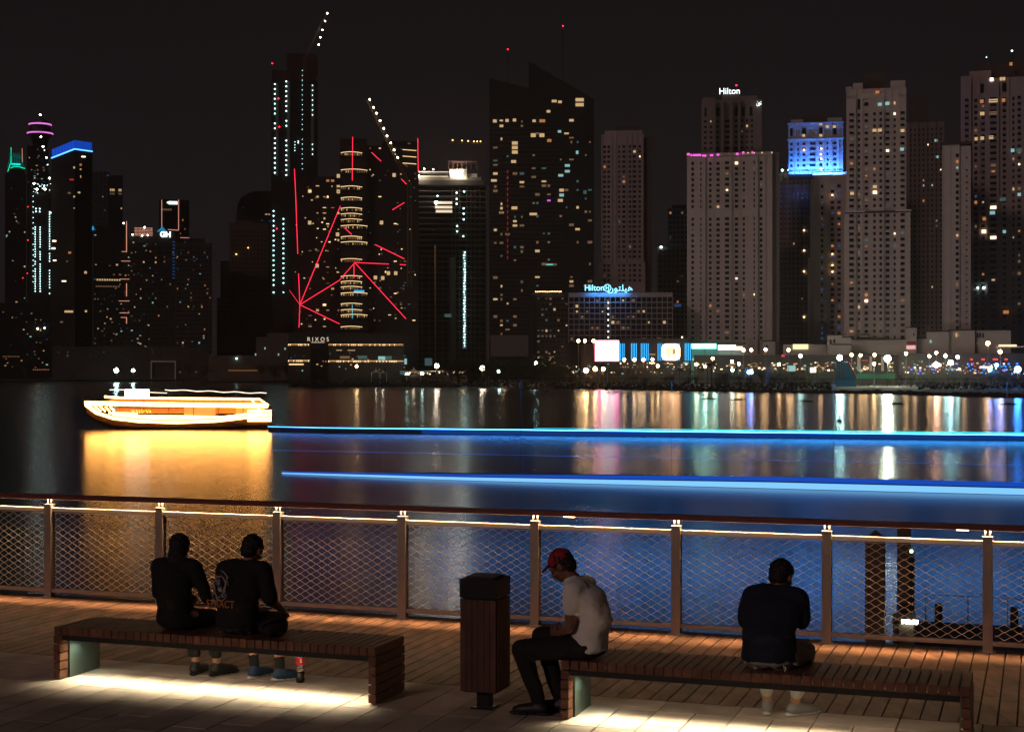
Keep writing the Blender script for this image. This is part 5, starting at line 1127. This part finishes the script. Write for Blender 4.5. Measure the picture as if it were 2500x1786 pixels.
def street_lamp(x, y, D, r_, ma, label, group=None, proto=None):
    t0_ = at(x, y, D); root = empty('street_lamp', (t0_.x, t0_.y, LAND)); tag(root, label, 'street lamp', group)
    h = t0_.z-LAND
    q = MB(); q.tube([(0,0,0),(0,0,h*.5),(0,0,h-.3)], [.12,.09,.07], pole_m, 6); q.box((0,.0,h-.28),(.5,.3,.1),pole_m); q.build('pole', root)
    q = MB(); q.ball((0,0,h), r_*1.3, ma, 7); q.build('lamp_head', root); return root
for k_, (ma, lb, r_, pts_) in LAMPS.items():
    for x, y in pts_:
        D = 600 if x > 1400 else (655 if x > 700 else 900)
        if (x, y) in ((1412,832),(1428,832),(1449,832)): D = 665
        street_lamp(x,y,D,r_*(D/620),ma,lb,'%s lamps along the far shore' % k_)
WB = glow('brilliant_lamp',(.85,1,.72),620)
big = [(2167,875,590,.95,WB,'brightest white floodlight on a mast above the green fence'),(2050,873,590,.8,glow('brilliant_cool_lamp',(.50,1,.9),130),'cool floodlight on a mast at the blue slide'),(2321,885,560,.7,MATS['cool_lamp_globe'] if False else glow('bright_cool_lamp',(.45,.9,1),120),'bright cool floodlight in front of the bars'),
 (284,904,900,1.0,MATS['bright_cool_lamp'],'strong cool floodlight alone on the left shore'),(1178,898,640,.8,glow('bright_warm_lamp',(1,.82,.6),75),'bright white lamp among the dark trees'),(1066,893,650,.7,MATS['bright_warm_lamp'],'bright lamp above the white party tent'),
 (1431,904,560,.65,glow('bright_amber_lamp',(1,.58,.22),90),'large amber lamp, first of three at the end of the dark grove'),(1453,900,575,.6,MATS['bright_amber_lamp'],'large amber lamp, middle of the three at the end of the dark grove'),(1473,900,590,.55,MATS['bright_amber_lamp'],'amber lamp, last of the three, under the pink screen'),
 (2412,838,600,.6,MATS['bright_amber_lamp'],'high amber lamp in front of the largest villa'),(2442,858,600,.55,MATS['bright_amber_lamp'],'amber lamp under the lit terrace edge'),(2485,901,540,.85,glow('bright_blue_lamp',(.03,.22,1),220),'large blue floodlight near the right end of the beach'),(2286,890,600,.8,glow('bright_peach_lamp',(1,.5,.36),90),'wide peach floodlight between the bars')]
for x, y, D, r_, ma, lb in big: street_lamp(x,y,D,r_,ma,lb)
# light of the strongest floodlights, plus added warm points that brighten palms and sand
for x, y, D, P_, c_ in ((2167,868,590,4000,(.9,1,.8)),(2050,868,590,2200,(.6,1,.95)),(1720,858,660,2500,(.5,1,.85)),(2440,880,600,2500,(.1,.3,1)),*((x_,892,632,900,(1,.62,.32)) for x_ in (1130,1230,1420,1480,1560,1640,1800,1860,1930,2000,2110,2230,2290,2350)),*((x_,888,640,1500,(.5,1,.85)) for x_ in (1700,1745))):
    p_ = at(x,y,D); o = lamp('flood_and_fill_light','POINT',(p_.x,p_.y-2.5,p_.z),P_,c_,rad=.8)
# ================================================================ TREES
leafm = mat('palm_leaf',(.045,.060,.025),.7,var=.4,vscale=2); leaf2 = mat('tree_leaf',(.035,.050,.022),.8,var=.5,vscale=2); bark = mat('bark',(.07,.05,.035),.9)
def palm(h, seed):
    r_ = random.Random(seed); root = empty('palm_tree',(0,0,LAND)); bx, by = r_.uniform(-.4,.4), r_.uniform(-.3,.3)
    q = MB(); q.tube([(0,0,-.3),(bx*.3,by*.3,h*.4),(bx,by,h)], [.28,.2,.17], bark, 8); q.build('trunk', root)
    q = MB()
    for k in range(30):
        a = k*2.399; el = r_.uniform(-.35,1.1); ln = r_.uniform(2.0,2.9); p0 = Vector((bx,by,h)); d = Vector((math.cos(a),math.sin(a),0)); pr = p0
        sp = []
        for j in range(8):
            f = j/7; p = p0+d*ln*f*math.cos(el*.6)+Vector((0,0,ln*(math.sin(el)*f-.75*f*f))); sp.append(p)
        q.tube(sp, [.045*(1-j/9) for j in range(8)], leafm, 3, cap=False)
        side = Vector((-d.y,d.x,0))
        for j in range(1,8):
            for s_ in (-1,1):
                for g in (0,.5):
                    p = sp[j-1].lerp(sp[j],g); L_ = .62*math.sin(math.pi*(.15+.8*j/8)); tip = p+side*s_*L_*.8+d*L_*.45+Vector((0,0,-L_*r_.uniform(.3,.7)))
                    q.add([p-d*.05,p+d*.06,tip],[(0,1,2)],leafm)
    q.build('crown', root); return root
def tree(h, w_, seed):
    r_ = random.Random(seed); root = empty('broadleaf_tree',(0,0,LAND)); q = MB()
    q.tube([(0,0,-.3),(.1,0,h*.35),(0,.1,h*.6)],[.3,.22,.12],bark,8)
    cl = []
    for k in range(11):
        a = r_.uniform(0,math.tau); rr = w_*r_.uniform(.1,.85); z = h*r_.uniform(.42,.95); rr *= (1.15-abs(z/h-.62)*1.2); c_ = Vector((rr*math.cos(a),rr*math.sin(a),z)); cl.append((c_, w_*r_.uniform(.28,.46)))
        q.tube([(0,0,h*.33),c_*.6+Vector((0,0,h*.12)),c_],[.12,.07,.03],bark,5)
    q.build('trunk', root); q = MB()
    for c_, rr in cl:
        for i in range(120):
            v_ = Vector((r_.gauss(0,1),r_.gauss(0,1),r_.gauss(0,.8))).normalized()*rr*r_.uniform(.45,1.12); p = c_+v_; s_ = r_.uniform(.12,.26)
            a = Vector((r_.gauss(0,1),r_.gauss(0,1),r_.gauss(0,1))).normalized(); b_ = a.cross(Vector((r_.gauss(0,1),r_.gauss(0,1),r_.gauss(0,1)))).normalized()
            q.add([p-a*s_,p+b_*s_*.6,p+a*s_,p-b_*s_*.6],[(0,1,2,3)],leaf2)
    q.build('crown', root); return root
palms = [palm(7.5,1), palm(9,2), palm(6,3)]; trees = [tree(9,5,4), tree(7,4.4,5)]
used = set()
def place(protos, i, x, D, h_scale, label, group):
    p = protos[i]; o = p if id(p) not in used else copy_tree(p); used.add(id(p))
    o.location = ((x-1250)/F*D, D, LAND); o.rotation_euler = (0,0,rnd.uniform(0,6.28)); o.scale = (h_scale,)*3; tag(o, label, 'tree', group)
pl = [(1465,560,1.15),(1484,575,.95),(1504,585,.9),(1736,560,1.25),(1728,575,1.0),(1755,590,.9),(1690,600,.85),(1712,580,.8),(2047,620,.95),(2003,600,.9),(2240,590,1.15),(2226,600,1.0),(1820,600,1.0),(1790,585,.85),(1845,610,1.05),(1880,610,.9),(1965,600,.9),(2180,620,.85),(2260,600,.8),(1660,570,.8),(1400,560,.9),(1075,600,1.0),(940,620,.8),(965,620,.85),(2340,600,.8),(2370,600,.9),(1560,590,.7),(1600,600,.75),(1530,590,.7),(2490,600,1.2)]
for i, (x, D, hs_) in enumerate(pl): place(palms, i%3, x, D, hs_*.92, 'date palm with drooping fronds silhouetted on the beach promenade', 'palms along the far beach')
tr = [(1100,600,1.25),(1120,605,1.35),(1142,600,1.45),(1165,610,1.3),(1190,610,1.4),(1215,600,1.5),(1240,600,1.3),(1262,590,1.35),(1285,600,1.4),(1310,590,1.2),(1335,590,1.25),(1360,580,1.2),(1385,575,1.1),(1770,570,.8),(1860,580,.75),(1900,590,.9),(1940,590,.7),(1985,600,.8),(700,820,1.3),(670,840,1.4),(640,860,1.2),(500,880,1.2),(460,900,1.3),(180,950,1.2),(60,950,1.1),(1625,590,.6),(2300,610,.7),*((x_,575,.55+.25*((x_*7)%5)/5) for x_ in (1410,1445,1500,1545,1575,1640,1680,1700,1750,1805,1830,1890,1920,1960,2010,2200,2225,2255,2280,2330,2360,2440,2480)),(2420,600,.8),(2455,600,.75),(2390,610,.7)]
for i, (x, D, hs_) in enumerate(tr): place(trees, i%2, x, D, hs_*.9, 'dark rounded broadleaf tree on the far shore', 'trees along the far shore')
# dark shore planting and rocks
sh = mat('shore_bush',(.022,.026,.016),.9,var=.4,vscale=.3)
q = MB(); r_ = random.Random(12)
for k in range(5200):
    x = r_.uniform(700,2560); D = r_.uniform(500,600) if x > 1350 else r_.uniform(600,640)
    if 2030 < x < 2240 and D < 600: continue
    X = (x-1250)/F*D; s_ = r_.uniform(.3,.8); z = LAND+r_.uniform(0,1)**2*(1.9 if x > 1350 else 2.6); a = Vector((r_.gauss(0,1),r_.gauss(0,1),r_.gauss(0,1))).normalized(); b_ = a.cross(Vector((r_.gauss(0,1),r_.gauss(0,1),r_.gauss(0,1)))).normalized(); p = Vector((X,D,z))
    q.add([p-a*s_,p+b_*s_*.7,p+a*s_,p-b_*s_*.7],[(0,1,2,3)],sh)
tag(q.build('shrubbery', keep=True), kind='stuff')
rockm = mat('rock',(.045,.038,.034),.9,var=.3,vscale=.8)
q = MB(); r_ = random.Random(5)
for k in range(900):
    i = r_.randrange(4,len(pts)-2); f = r_.random(); X = pts[i][0]*(1-f)+pts[i+1][0]*f; Y = pts[i][1]*(1-f)+pts[i+1][1]*f; off = r_.uniform(-2,5); s_ = r_.uniform(.3,1.1)
    q.ball((X,Y+off,WATER+.1+max(0,off)*.12),s_,rockm,4,(1.3,1,.7))
tag(q.build('shore_rocks', keep=True), 'band of dark boulders along the far waterline', kind='stuff')
# ================================================================ KAYAKS / FLOATS
km = mat('float_dark',(.02,.018,.018),.6)
def kayak(x, y, L_):
    D = (CAMZ-WATER)*F/(y-HY); p = at(x,y,D); root = empty('floating_platform',(p.x,p.y,WATER),R(8)); 
    q = MB(); h = L_/2; q.prism([(-h,0),(-h*.8,-.45),(h*.8,-.45),(h,0),(h*.8,.45),(-h*.8,.45)],-.1,.22,km); q.build('hull', root)
    q = MB(); q.prism([(-h*.5,-.3),(h*.5,-.3),(h*.5,.3),(-h*.5,.3)],.221,.34,km); q.build('cover', root); tag(root,'small dark raft floating off the rocky shore','raft','rafts moored off the beach')
for x, y, L_ in ((1331,964,2.2),(1525,968,2.6),(1730,974,4),(1803,976,4),(1968,980,3.4),(2190,986,4.5),(2463,987,4)): kayak(x,y,L_)
bm_ = empty('marker_buoy', at(2050,1028,231)); bm_.location.z = WATER; tag(bm_, 'small buoy with a pale green lamp on open water', 'buoy')
q = MB(); q.lathe([(.3,-.1),(.35,.15),(.12,.4),(.08,1.1)],(0,0,0),km,10); q.build('float', bm_); q = MB(); q.ball((0,0,1.25),.2,glow('pale_green_lamp',(.55,1,.85),8),6); q.build('lamp', bm_)
# people on the sand
def tiny(x, D, i):
    root = empty('person', ((x-1250)/F*D, D, LAND)); tag(root, 'distant person standing on the lit sand', 'person', 'people standing on the far sand')
    bm = bmesh.new(); s_ = .07
    limb(bm,[(-.09,0,.05),(-.08,0,.5),(-.07,0,.9)],[.05,.06,.08],1); limb(bm,[(.11,.05,.05),(.09,.02,.5),(.07,0,.9)],[.05,.06,.08],1); limb(bm,[(0,0,.92),(0,0,1.2),(0,0,1.42)],[.13,.14,.15],1)
    for s_ in (-1,1): limb(bm,[(s_*.19,0,1.42),(s_*.24,.02,1.12),(s_*.22,.1,.88)],[.055,.045,.035],1)
    limb(bm,[(0,0,1.5),(0,.01,1.66)],[.06,.10],1)
    fin(bm,'body',blackp,root,.05,1)
for i, (x, D) in enumerate(((2222,560),(2238,570),(2255,565),(2268,580),(2283,585),(2300,575),(2196,590),(2120,590),(2410,580),(2440,575))): tiny(x,D,i)

# ================================================================ NIGHT HAZE
hm = bpy.data.materials.new('night_haze'); hm.use_nodes = True; n = hm.node_tree.nodes; n.remove(n['Principled BSDF'])
pv = n.new('ShaderNodeVolumePrincipled'); pv.inputs['Color'].default_value = (.95,.80,.74,1); pv.inputs['Density'].default_value = .00010; pv.inputs['Anisotropy'].default_value = .6
hm.node_tree.links.new(pv.outputs[0], n['Material Output'].inputs['Volume'])
q = MB(); q.span(-1400,1400,-70,1700,WATER-1.2,420,hm); tag(q.build('haze', keep=True), kind='stuff')
C.cycles.volume_step_rate = 4; C.cycles.volume_bounces = 0
